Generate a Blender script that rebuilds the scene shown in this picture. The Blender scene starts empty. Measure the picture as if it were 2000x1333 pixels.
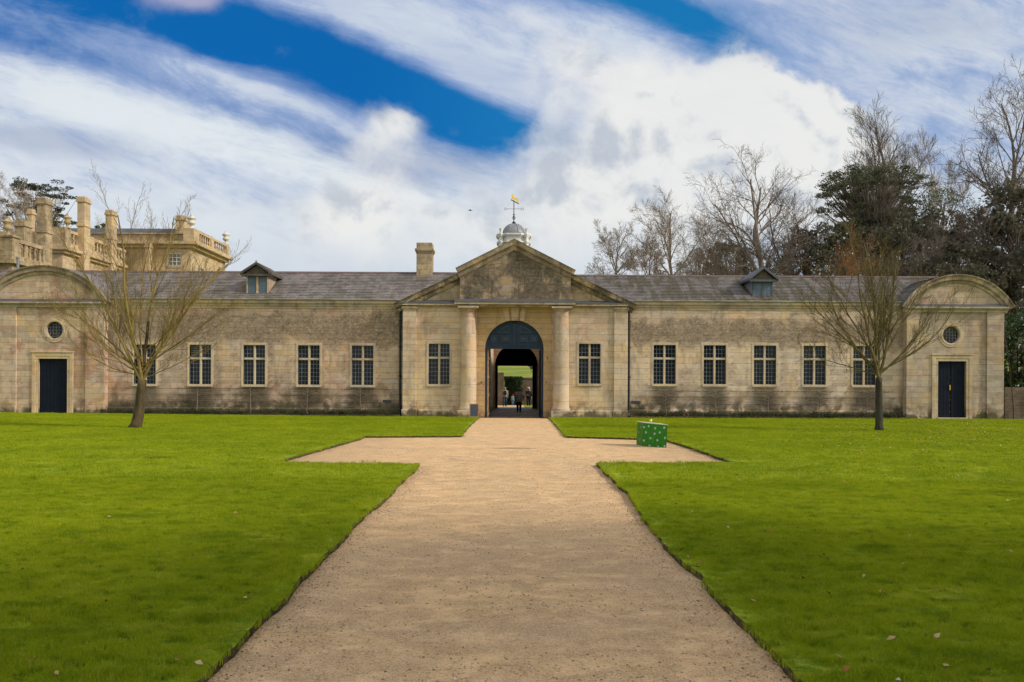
import bpy, bmesh, math, random
import numpy as np
from mathutils import Vector, Matrix, noise as mnoise
from mathutils.geometry import delaunay_2d_cdt
SC = bpy.context.scene
COL = SC.collection
# ---------------------------------------------------------------- camera
F = 1700.0; HZ = 757.0; CXP = 1004.0; EYE = 1.65; ROLL = math.radians(0.3)
cam_data = bpy.data.cameras.new('camera'); cam = bpy.data.objects.new('camera', cam_data); COL.objects.link(cam)
cam_data.sensor_width = 36.0; cam_data.lens = F * 36.0 / 2000.0
cam_data.shift_x = -(CXP - 1000.0) / 2000.0; cam_data.shift_y = (HZ - 666.5) / 2000.0
cam_data.clip_start = 0.1; cam_data.clip_end = 4000.0
cam.location = (0, 0, EYE); cam.rotation_euler = (math.radians(90), -ROLL, 0)
SC.camera = cam
SC.render.resolution_x = 1024; SC.render.resolution_y = 682
SC.view_settings.view_transform = 'Standard'; SC.view_settings.look = 'None'
SC.view_settings.gamma = 1.0; SC.view_settings.use_curve_mapping = False
SC.view_settings.exposure = 0.45
SC.cycles.max_bounces = 6; SC.cycles.transparent_max_bounces = 8
_c, _s = math.cos(ROLL), math.sin(ROLL)
def W(px, py, Y):
    """photo measurement -> metres on the plane at distance Y"""
    u, v = px - CXP, HZ - py
    u0, v0 = u * _c - v * _s, u * _s + v * _c
    return (u0 * Y / F, EYE + v0 * Y / F)
def G(px, py, z=0.0):
    u, v = px - CXP, HZ - py
    u0, v0 = u * _c - v * _s, u * _s + v * _c
    Y = (EYE - z) * F / (-v0)
    return (u0 * Y / F, Y)
# ---------------------------------------------------------------- sun
SUN_EL, SUN_AZ = math.radians(31), math.radians(106)      # azimuth from +Y towards +X: the sun stands to the right, nearly level with the facade
sd = Vector((math.cos(SUN_EL) * math.sin(SUN_AZ), math.cos(SUN_EL) * math.cos(SUN_AZ), math.sin(SUN_EL)))
ld = bpy.data.lights.new('sun', 'SUN'); ld.energy = 2.7; ld.angle = math.radians(7); ld.color = (1.0, 0.92, 0.80)
sun = bpy.data.objects.new('sun', ld); COL.objects.link(sun); sun.rotation_euler = (-sd).to_track_quat('-Z', 'Y').to_euler()
sun.location = (60, -40, 60)

# ---------------------------------------------------------------- node helper
class NT:
    def __init__(s, tree):
        s.t = tree; s.n = tree.nodes; s.l = tree.links; s.n.clear()
    def node(s, typ, **kw):
        n = s.n.new(typ)
        for k, v in kw.items(): setattr(n, k, v)
        return n
    def put(s, sock, v):
        if isinstance(v, bpy.types.NodeSocket): s.l.new(v, sock)
        elif v is not None:
            if sock.type == 'RGBA' and not isinstance(v, (int, float)): v = tuple(v) + ((1.0,) if len(v) == 3 else ())
            elif sock.type == 'RGBA': v = (v, v, v, 1)
            sock.default_value = v
    def m(s, op, a, b=None, c=None, clamp=False):
        n = s.node('ShaderNodeMath', operation=op, use_clamp=clamp)
        s.put(n.inputs[0], a)
        if b is not None: s.put(n.inputs[1], b)
        if c is not None: s.put(n.inputs[2], c)
        return n.outputs[0]
    def pos(s): return s.node('ShaderNodeNewGeometry').outputs['Position']
    def sep(s, v):
        n = s.node('ShaderNodeSeparateXYZ'); s.put(n.inputs[0], v); return n.outputs
    def comb(s, x, y, z=0.0):
        n = s.node('ShaderNodeCombineXYZ'); s.put(n.inputs[0], x); s.put(n.inputs[1], y); s.put(n.inputs[2], z); return n.outputs[0]
    def mapv(s, v, scale=(1, 1, 1), loc=(0, 0, 0), rot=(0, 0, 0)):
        n = s.node('ShaderNodeMapping'); s.put(n.inputs[0], v); n.inputs['Scale'].default_value = scale
        n.inputs['Location'].default_value = loc; n.inputs['Rotation'].default_value = rot; return n.outputs[0]
    def noise(s, v, scale=1.0, detail=4.0, rough=0.55, dist=0.0, col=False):
        n = s.node('ShaderNodeTexNoise'); s.put(n.inputs['Vector'], v); n.inputs['Scale'].default_value = scale
        n.inputs['Detail'].default_value = detail; n.inputs['Roughness'].default_value = rough; n.inputs['Distortion'].default_value = dist
        return n.outputs['Color' if col else 'Fac']
    def vor(s, v, scale=1.0, out='Color', feat='F1', rnd=1.0):
        n = s.node('ShaderNodeTexVoronoi', feature=feat); s.put(n.inputs['Vector'], v); n.inputs['Scale'].default_value = scale
        n.inputs['Randomness'].default_value = rnd; return n.outputs[out]
    def step(s, v, lo, hi, a=0.0, b=1.0):
        n = s.node('ShaderNodeMapRange', interpolation_type='SMOOTHSTEP'); s.put(n.inputs['Value'], v)
        s.put(n.inputs['From Min'], lo); s.put(n.inputs['From Max'], hi); n.inputs['To Min'].default_value = a; n.inputs['To Max'].default_value = b
        return n.outputs['Result']
    def mix(s, f, a, b, mode='MIX'):
        n = s.node('ShaderNodeMix', data_type='RGBA', blend_type=mode, clamp_factor=True)
        s.put(n.inputs[0], f); s.put(n.inputs[6], a); s.put(n.inputs[7], b); return n.outputs[2]
    def mul(s, *a):
        r = a[0]
        for b in a[1:]: r = s.m('MULTIPLY', r, b)
        return r
    def add(s, *a):
        r = a[0]
        for b in a[1:]: r = s.m('ADD', r, b)
        return r
    def ramp(s, f, stops):
        n = s.node('ShaderNodeValToRGB'); s.put(n.inputs[0], f); e = n.color_ramp.elements
        while len(e) < len(stops): e.new(0.5)
        for k, (p, c) in enumerate(stops): e[k].position = p; e[k].color = tuple(c) + (1,)
        return n.outputs[0]
    def rgb2f(s, c):
        n = s.node('ShaderNodeSeparateColor'); s.put(n.inputs[0], c); return n.outputs
def new_mat(name):
    m = bpy.data.materials.new(name); m.use_nodes = True; return m, NT(m.node_tree)
def finish(k, color, rough=0.85, bump=None, bdist=0.02, metal=0.0, spec=0.3, bstr=1.0, sss=None, trans=None):
    b = k.node('ShaderNodeBsdfPrincipled'); o = k.node('ShaderNodeOutputMaterial')
    k.put(b.inputs['Base Color'], color); k.put(b.inputs['Roughness'], rough); k.put(b.inputs['Metallic'], metal)
    k.put(b.inputs['Specular IOR Level'], spec)
    if bump is not None:
        n = k.node('ShaderNodeBump'); n.inputs['Strength'].default_value = bstr; n.inputs['Distance'].default_value = bdist
        k.put(n.inputs['Height'], bump); k.l.new(n.outputs[0], b.inputs['Normal'])
    if trans:
        t = k.node('ShaderNodeBsdfTranslucent'); k.put(t.inputs[0], color); mx = k.node('ShaderNodeMixShader'); mx.inputs[0].default_value = trans
        k.l.new(b.outputs[0], mx.inputs[1]); k.l.new(t.outputs[0], mx.inputs[2]); k.l.new(mx.outputs[0], o.inputs[0])
    else: k.l.new(b.outputs[0], o.inputs[0])
    return b
def simple(name, col, rough=0.7, var=0.25, scale=3.0, metal=0.0, spec=0.3, bump=0.0):
    m, k = new_mat(name); p = k.pos(); n = k.noise(p, scale, 5, 0.6)
    lo = tuple(c * (1 - var) for c in col); hi = tuple(min(1, c * (1 + var)) for c in col)
    c = k.ramp(n, [(0.3, lo), (0.7, hi)])
    finish(k, c, rough, bump=(k.noise(p, scale * 8, 4, 0.6) if bump else None), bdist=bump or 0.01, metal=metal, spec=spec)
    return m

# ---------------------------------------------------------------- world (physical sky with cloud layers, laid out by direction)
world = bpy.data.worlds.new('World'); SC.world = world; world.use_nodes = True
k = NT(world.node_tree)
sky = k.node('ShaderNodeTexSky', sky_type='NISHITA', sun_disc=False, sun_elevation=SUN_EL, sun_rotation=SUN_AZ, air_density=1.0, dust_density=0.6, ozone_density=2.5)
skyc = k.mix(1.0, sky.outputs[0], (0.092, 0.092, 0.092), 'MULTIPLY')
gen = k.node('ShaderNodeTexCoord').outputs['Generated']
gx, gy, gz = k.sep(gen)
ay = k.m('ADD', k.m('ABSOLUTE', gy), 0.12)
ay = k.m('MULTIPLY', ay, 0.9)
u = k.m('DIVIDE', gx, k.m('MAXIMUM', k.m('ABSOLUTE', gy), 0.08)); v = k.m('DIVIDE', gz, k.m('MAXIMUM', k.m('ABSOLUTE', gy), 0.08))
def pu(px): return (px - CXP) / F
def pv(py): return (HZ - py) / F
uv = k.comb(u, v, 0.0)
warp = k.noise(uv, 2.2, 4, 0.55, col=True)
wv = k.node('ShaderNodeVectorMath', operation='SUBTRACT'); k.put(wv.inputs[0], warp); wv.inputs[1].default_value = (0.5, 0.5, 0.5)
ws = k.node('ShaderNodeVectorMath', operation='SCALE'); k.put(ws.inputs[0], wv.outputs[0]); ws.inputs['Scale'].default_value = 0.09
wa = k.node('ShaderNodeVectorMath', operation='ADD'); k.put(wa.inputs[0], uv); k.put(wa.inputs[1], ws.outputs[0])
wuv = wa.outputs[0]; wu, wvv, _ = k.sep(wuv)
def blob(cx, cy, rx, ry, ang=0.0, U=wu, V=wvv):
    du = k.m('SUBTRACT', U, pu(cx)); dv = k.m('SUBTRACT', V, pv(cy)); a = math.radians(ang); c, s_ = math.cos(a), math.sin(a)
    a1 = k.m('DIVIDE', k.add(k.mul(du, c), k.mul(dv, -s_)), rx / F); b1 = k.m('DIVIDE', k.add(k.mul(du, s_), k.mul(dv, c)), ry / F)
    return k.m('EXPONENT', k.m('MULTIPLY', k.add(k.mul(a1, a1), k.mul(b1, b1)), -1.0))
# streak noise: long in the direction that falls to the right
def rot_uv(U, V, deg, sa, sb):
    c_, s_ = math.cos(math.radians(deg)), math.sin(math.radians(deg))
    return k.comb(k.mul(k.add(k.mul(U, c_), k.mul(V, -s_)), sa), k.mul(k.add(k.mul(U, s_), k.mul(V, c_)), sb), 0.0)
streak = k.noise(rot_uv(wu, wvv, 16, 2.0, 7.5), 1.5, 8, 0.64, 0.35)
fine = k.noise(rot_uv(u, v, 19, 7.0, 26.0), 1.0, 8, 0.70, 0.5)
soft = k.noise(wuv, 5.5, 9, 0.64)
soft2 = k.noise(k.mapv(wuv, loc=(3.1, 7.7, 0)), 2.3, 5, 0.55)
puff = k.noise(k.mapv(uv, loc=(1.3, 2.2, 0)), 13.0, 8, 0.55, 0.25)
# how much blue shows through
blue = k.add(blob(600, 130, 470, 70, 17), k.mul(blob(860, 215, 240, 40, 18), 0.9), k.mul(blob(240, 30, 330, 62, 10), 0.8),
             k.mul(blob(1380, 72, 130, 42, 24), 1.0), k.mul(blob(1020, 258, 60, 16, 10), 0.75), k.mul(blob(70, 85, 260, 34, 14), 0.5), k.mul(blob(1240, 5, 220, 34, 6), 0.8), k.mul(blob(560, 260, 380, 30, 19), 0.22), k.mul(blob(330, 180, 320, 24, 19), 0.25), k.mul(blob(700, 170, 420, 70, 18), 0.22))
wisp = k.add(k.mul(blob(520, 195, 330, 16, 22), 0.38), k.mul(blob(930, 140, 300, 40, 22), 0.40), k.mul(blob(180, 100, 220, 22, 20), 0.25))
blue = k.add(blue, k.mul(wisp, -1.0), k.mul(k.m('SUBTRACT', streak, 0.5), -0.85), k.mul(k.m('SUBTRACT', fine, 0.5), -1.15), k.mul(k.m('SUBTRACT', soft, 0.5), -1.1))
bluem = k.step(blue, -0.06, 1.0)
veil_l = k.mul(k.step(blue, -0.22, 0.30), k.step(v, 0.18, 0.30))
stm = k.add(k.mul(streak, 0.55), k.mul(soft2, 0.45)); vc = k.ramp(stm, [(0.36, (0.38, 0.46, 0.64)), (0.50, (0.50, 0.57, 0.69)), (0.66, (0.64, 0.69, 0.75))])
vc = k.mix(k.m('MAXIMUM', k.step(v, 0.34, 0.20), k.mul(k.step(u, 0.30, 0.50), 0.75)), vc, k.ramp(soft2, [(0.38, (0.52, 0.58, 0.67)), (0.62, (0.67, 0.72, 0.77))]))
vc = k.mix(k.mul(veil_l, 0.8), vc, (0.28, 0.38, 0.62))
bright_streak = k.add(blob(330, 250, 560, 56, 17), k.mul(blob(560, 320, 300, 40, 14), 0.7), k.mul(blob(960, 90, 300, 34, 20), 0.35), k.mul(blob(1150, 100, 260, 60, 20), 0.55), k.mul(blob(60, 150, 150, 40, 17), 0.5))
vc = k.mix(k.mul(k.step(k.add(bright_streak, k.mul(k.m('SUBTRACT', streak, 0.5), 1.6), k.mul(k.m('SUBTRACT', fine, 0.5), 0.4)), 0.2, 1.15), 0.85), vc, (0.72, 0.77, 0.80))
lil = k.add(blob(90, 265, 230, 36, 10), k.mul(blob(720, 310, 170, 50, 8), 1.0), k.mul(blob(870, 300, 140, 34, 5), 0.8), k.mul(blob(1750, 40, 300, 90, 5), 0.8), k.mul(blob(1850, 240, 250, 60, 5), 0.35), k.mul(blob(330, 400, 260, 40, 5), 0.5))
vc = k.mix(k.mul(k.step(k.add(lil, k.mul(k.m('SUBTRACT', soft, 0.5), 1.6)), 0.25, 1.05), 0.7), vc, (0.38, 0.44, 0.57))
deep = k.mix(1.0, skyc, (0.06, 0.42, 0.90), 'MULTIPLY')
deep = k.mix(0.75, deep, k.mix(k.step(u, -0.2, 0.05), (0.004, 0.135, 0.42), (0.012, 0.20, 0.48)))
c0 = k.mix(bluem, vc, deep)
pk = k.step(k.add(blob(345, 0, 100, 40, 8), k.mul(k.m('SUBTRACT', puff, 0.5), 1.1)), 0.2, 0.85)
c0 = k.mix(k.mul(pk, 0.85), c0, (0.40, 0.40, 0.55))
cf = k.add(k.mul(blob(1290, 225, 210, 90, 14), 0.9), k.mul(blob(1440, 215, 105, 88, 0, u, v), 1.25), k.mul(blob(1590, 265, 118, 84, 8, u, v), 1.25), k.mul(blob(1180, 330, 200, 90, -10), 0.8),
           k.mul(blob(1430, 370, 330, 120), 0.9), k.mul(blob(768, 243, 46, 34), 0.62), k.mul(blob(730, 300, 90, 60), 0.42), k.mul(blob(720, 400, 110, 90), 0.6), k.mul(blob(650, 440, 90, 60), 0.35), k.mul(blob(900, 440, 260, 90), 0.45), k.mul(blob(1160, 120, 260, 56, 22), 0.45))
cn = k.add(k.mul(k.m('SUBTRACT', puff, 0.5), 1.5), k.mul(k.m('SUBTRACT', soft, 0.5), 0.9))
sharp = k.step(k.add(blob(1560, 200, 230, 120, 15, u, v), k.mul(blob(770, 240, 60, 40, 0, u, v), .6)), 0.15, 0.7)
fld = k.add(cf, cn)
cm = k.mix(sharp, k.step(fld, 0.15, 0.95), k.step(fld, 0.36, 0.62)); cm = k.rgb2f(cm)[0]
puff2 = k.noise(k.mapv(uv, loc=(1.3 + 0.014, 2.2 + 0.018, 0)), 13.0, 8, 0.55, 0.25)
relief = k.m('SUBTRACT', puff, puff2)
shade = k.add(k.mul(blob(1190, 262, 130, 50, 0), 0.5), k.mul(blob(1070, 345, 140, 45, -25), 0.6), k.mul(blob(660, 385, 60, 60, 60), 0.5), k.mul(blob(850, 320, 130, 45, 0), 0.8), k.mul(relief, 4.5), k.mul(k.m('SUBTRACT', soft, 0.5), 1.7), k.mul(k.m('SUBTRACT', soft2, 0.5), 0.9), k.mul(blob(1300, 380, 260, 50), 0.25))
lit = k.step(k.add(blob(1440, 190, 170, 80, 10, u, v), k.mul(blob(1560, 270, 150, 80, 0, u, v), 1.0), k.mul(blob(1230, 190, 90, 50, 0, u, v), .8), k.mul(blob(720, 430, 90, 40, 0, u, v), .6)), 0.1, 1.1)
shade = k.add(shade, k.mul(lit, -0.36))
cc = k.mix(k.step(shade, -0.15, 0.95), (0.80, 0.80, 0.775), (0.50, 0.54, 0.60))
c0 = k.mix(k.mul(cm, 0.9), c0, cc)
c0 = k.mix(k.mul(k.step(k.add(blob(1250, 480, 420, 90), k.mul(blob(740, 470, 150, 60), 0.7), k.mul(k.m('SUBTRACT', soft, 0.5), 1.6)), 0.3, 1.2), 0.55), c0, (0.76, 0.78, 0.78))
# horizon and the half of the sky behind the viewer: sunlit cloud over blue
cl2 = k.step(k.noise(k.mapv(gen, loc=(4, 2, 1)), 2.2, 6, 0.55), 0.38, 0.6)
back = k.mix(cl2, k.mix(0.4, skyc, (0.16, 0.28, 0.52)), (1.20, 1.17, 1.10))
c1 = k.mix(k.step(gy, 0.12, -0.08), c0, back)
c1 = k.mix(k.step(gz, 0.0, -0.03), c1, (0.10, 0.12, 0.06))
c1 = k.mix(1.0, c1, (0.79, 0.79, 0.79), 'MULTIPLY')
bg = k.node('ShaderNodeBackground'); k.put(bg.inputs[0], c1); bg.inputs[1].default_value = 1.0
wo = k.node('ShaderNodeOutputWorld'); k.l.new(bg.outputs[0], wo.inputs[0])

# ---------------------------------------------------------------- mesh helpers
def link(o, parent=None):
    COL.objects.link(o)
    if parent is not None: o.parent = parent
    return o
def tag(o, label=None, cat=None, group=None, kind=None):
    if label: o['label'] = label
    if cat: o['category'] = cat
    if group: o['group'] = group
    if kind: o['kind'] = kind
    return o
def empty(name, loc=(0, 0, 0), label=None, cat=None, group=None):
    o = bpy.data.objects.new(name, None); o.empty_display_size = 0.3; o.location = loc; link(o); return tag(o, label, cat, group)
class MB:
    def __init__(s): s.v = []; s.f = []
    def quad(s, a, b, c, d): i = len(s.v); s.v += [a, b, c, d]; s.f.append((i, i + 1, i + 2, i + 3)); return s
    def poly(s, pts): i = len(s.v); s.v += list(pts); s.f.append(tuple(range(i, i + len(pts)))); return s
    def box(s, x0, x1, y0, y1, z0, z1, bottom=True):
        i = len(s.v)
        s.v += [(x0, y0, z0), (x1, y0, z0), (x1, y1, z0), (x0, y1, z0), (x0, y0, z1), (x1, y0, z1), (x1, y1, z1), (x0, y1, z1)]
        s.f += [(i, i + 1, i + 5, i + 4), (i + 1, i + 2, i + 6, i + 5), (i + 2, i + 3, i + 7, i + 6), (i + 3, i, i + 4, i + 7), (i + 4, i + 5, i + 6, i + 7)]
        if bottom: s.f.append((i + 3, i + 2, i + 1, i))
        return s
    def prism(s, poly, y0, y1):
        """poly: (x, z) counter-clockwise seen from the front (from -Y)"""
        n = len(poly); i = len(s.v)
        s.v += [(x, y0, z) for x, z in poly] + [(x, y1, z) for x, z in poly]
        s.f.append(tuple(range(i, i + n))); s.f.append(tuple(range(i + 2 * n - 1, i + n - 1, -1)))
        for a in range(n):
            b = (a + 1) % n; s.f.append((i + a, i + n + a, i + n + b, i + b))
        return s
    def prism_x(s, poly, x0, x1):
        """poly: (y, z)"""
        n = len(poly); i = len(s.v)
        s.v += [(x0, y, z) for y, z in poly] + [(x1, y, z) for y, z in poly]
        s.f.append(tuple(range(i + n - 1, i - 1, -1))); s.f.append(tuple(range(i + n, i + 2 * n)))
        for a in range(n):
            b = (a + 1) % n; s.f.append((i + a, i + b, i + n + b, i + n + a))
        return s
    def lathe(s, prof, cx, cy, n=24, sq=False, rot=0.0, cap=True):
        i = len(s.v)
        for r, z in prof:
            for a in range(n):
                t = 2 * math.pi * a / n + rot; s.v.append((cx + r * math.cos(t), cy + r * math.sin(t), z))
        for j in range(len(prof) - 1):
            for a in range(n):
                b = (a + 1) % n; s.f.append((i + j * n + a, i + j * n + b, i + (j + 1) * n + b, i + (j + 1) * n + a))
        if cap:
            s.f.append(tuple(i + n - 1 - a for a in range(n))); e = i + (len(prof) - 1) * n; s.f.append(tuple(e + a for a in range(n)))
        return s
    def tube(s, pts, rad, n=5, cap=False):
        pts = [Vector(p) for p in pts]; i = len(s.v); m = len(pts)
        if not isinstance(rad, (list, tuple)): rad = [rad] * m
        ref = Vector((0.13, 0.97, 0.2))
        for j, p in enumerate(pts):
            d = (pts[min(j + 1, m - 1)] - pts[max(j - 1, 0)]).normalized()
            if abs(d.dot(ref)) > 0.95: ref = Vector((0.97, 0.1, 0.2))
            a = d.cross(ref).normalized(); b = d.cross(a)
            for q in range(n):
                t = 2 * math.pi * q / n; w = p + (a * math.cos(t) + b * math.sin(t)) * rad[j]; s.v.append((w.x, w.y, w.z))
        for j in range(m - 1):
            for q in range(n):
                r = (q + 1) % n; s.f.append((i + j * n + q, i + (j + 1) * n + q, i + (j + 1) * n + r, i + j * n + r))
        if cap:
            s.f.append(tuple(i + q for q in range(n))); s.f.append(tuple(i + (m - 1) * n + n - 1 - q for q in range(n)))
        return s
    def sweep(s, path, prof, Y0, closed=False):
        """path (x,z) in the plane Y0; prof closed list of (out, up): out = towards the viewer, up = left of the path direction; mitred"""
        n = len(path); m = len(prof); i = len(s.v); P = [Vector(p) for p in path]
        for j in range(n):
            if closed: d0 = (P[j] - P[j - 1]).normalized(); d1 = (P[(j + 1) % n] - P[j]).normalized()
            else:
                d1 = (P[min(j + 1, n - 1)] - P[min(j, n - 2)]).normalized(); d0 = (P[max(j, 1)] - P[max(j - 1, 0)]).normalized()
            n0 = Vector((-d0.y, d0.x)); n1 = Vector((-d1.y, d1.x)); nn = (n0 + n1)
            if nn.length < 1e-6: nn = n0.copy()
            nn.normalize(); sc = 1.0 / max(0.25, nn.dot(n0))
            for o, up in prof:
                w = P[j] + nn * (up * sc); s.v.append((w.x, Y0 - o, w.y))
        for j in range(n if closed else n - 1):
            a = i + j * m; b = i + ((j + 1) % n) * m
            for q in range(m):
                r = (q + 1) % m; s.f.append((a + q, a + r, b + r, b + q))
        if not closed:
            s.f.append(tuple(i + q for q in range(m))); e = i + (n - 1) * m; s.f.append(tuple(e + m - 1 - q for q in range(m)))
        return s
    def build(s, name, mat, parent=None, smooth=False, bevel=0.0):
        me = bpy.data.meshes.new(name); me.from_pydata(s.v, [], s.f); me.update()
        bm = bmesh.new(); bm.from_mesh(me); bmesh.ops.recalc_face_normals(bm, faces=bm.faces); bm.to_mesh(me); bm.free()
        if mat: me.materials.append(mat)
        if smooth:
            me.polygons.foreach_set('use_smooth', [True] * len(me.polygons))
        o = bpy.data.objects.new(name, me); link(o, parent)
        if bevel:
            md = o.modifiers.new('bevel', 'BEVEL'); md.width = bevel; md.segments = 2; md.limit_method = 'ANGLE'; md.angle_limit = math.radians(40)
        return o
def smooth_angle(o, ang=40):
    me = o.data; me.polygons.foreach_set('use_smooth', [True] * len(me.polygons))
    bm = bmesh.new(); bm.from_mesh(me)
    for e in bm.edges:
        if len(e.link_faces) == 2 and e.calc_face_angle(0) > math.radians(ang): e.smooth = False
    bm.to_mesh(me); bm.free(); return o
def wall(mb, x0, x1, z0, z1, Y, holes, depth=0.3, xs_extra=(), zs_extra=()):
    """front face in plane Y with rectangular holes (x0,x1,z0,z1,reveal?) and reveals going back"""
    xs = sorted(set([x0, x1] + [h[0] for h in holes] + [h[1] for h in holes])); zs = sorted(set([z0, z1] + [h[2] for h in holes] + [h[3] for h in holes]))
    for a, b in zip(xs, xs[1:]):
        for c, d in zip(zs, zs[1:]):
            mx, mz = (a + b) / 2, (c + d) / 2
            if any(h[0] < mx < h[1] and h[2] < mz < h[3] for h in holes): continue
            mb.quad((a, Y, c), (b, Y, c), (b, Y, d), (a, Y, d))
    for h in holes:
        if len(h) > 4 and h[4] == 0: continue
        a, b, c, d = h[:4]; Z = Y + depth
        mb.quad((a, Y, c), (a, Z, c), (b, Z, c), (b, Y, c)); mb.quad((a, Y, d), (b, Y, d), (b, Z, d), (a, Z, d))
        mb.quad((a, Y, c), (a, Y, d), (a, Z, d), (a, Z, c)); mb.quad((b, Y, c), (b, Z, c), (b, Z, d), (b, Y, d))
def ring_fill(mb, cx, cz, r, rect, Y, depth, a0=0.0, a1=2 * math.pi, n=48):
    """fills between a circle and the rectangle round it, with the reveal"""
    x0, x1, z0, z1 = rect
    def rim(t):
        c, s_ = math.cos(t), math.sin(t); k_ = 1e9
        if c > 1e-9: k_ = min(k_, (x1 - cx) / c)
        if c < -1e-9: k_ = min(k_, (x0 - cx) / c)
        if s_ > 1e-9: k_ = min(k_, (z1 - cz) / s_)
        if s_ < -1e-9: k_ = min(k_, (z0 - cz) / s_)
        return (cx + c * k_, cz + s_ * k_)
    ts = [a0 + (a1 - a0) * j / n for j in range(n + 1)]
    for X, Z in ((x1, z1), (x0, z1), (x0, z0), (x1, z0)):
        t = math.atan2(Z - cz, X - cx) % (2 * math.pi)
        if a0 < t < a1: ts.append(t)
    ts = sorted(ts)
    for t, w in zip(ts, ts[1:]):
        if w - t < 1e-6: continue
        p, q = rim(t), rim(w); a = (cx + r * math.cos(t), cz + r * math.sin(t)); b = (cx + r * math.cos(w), cz + r * math.sin(w))
        mb.quad((a[0], Y, a[1]), (p[0], Y, p[1]), (q[0], Y, q[1]), (b[0], Y, b[1]))
        mb.quad((a[0], Y, a[1]), (b[0], Y, b[1]), (b[0], Y + depth, b[1]), (a[0], Y + depth, a[1]))
def quads(name, P, mat, parent=None, tri=False):
    """P: (N,4,3) numpy array of quads"""
    N, K = P.shape[0], P.shape[1]; me = bpy.data.meshes.new(name)
    me.vertices.add(N * K); me.vertices.foreach_set('co', P.reshape(-1).astype(np.float32))
    me.loops.add(N * K); me.loops.foreach_set('vertex_index', np.arange(N * K, dtype=np.int32))
    me.polygons.add(N); me.polygons.foreach_set('loop_start', np.arange(0, N * K, K, dtype=np.int32)); me.polygons.foreach_set('loop_total', np.full(N, K, dtype=np.int32))
    me.update(calc_edges=True)
    if mat: me.materials.append(mat)
    o = bpy.data.objects.new(name, me); link(o, parent); return o
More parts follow.
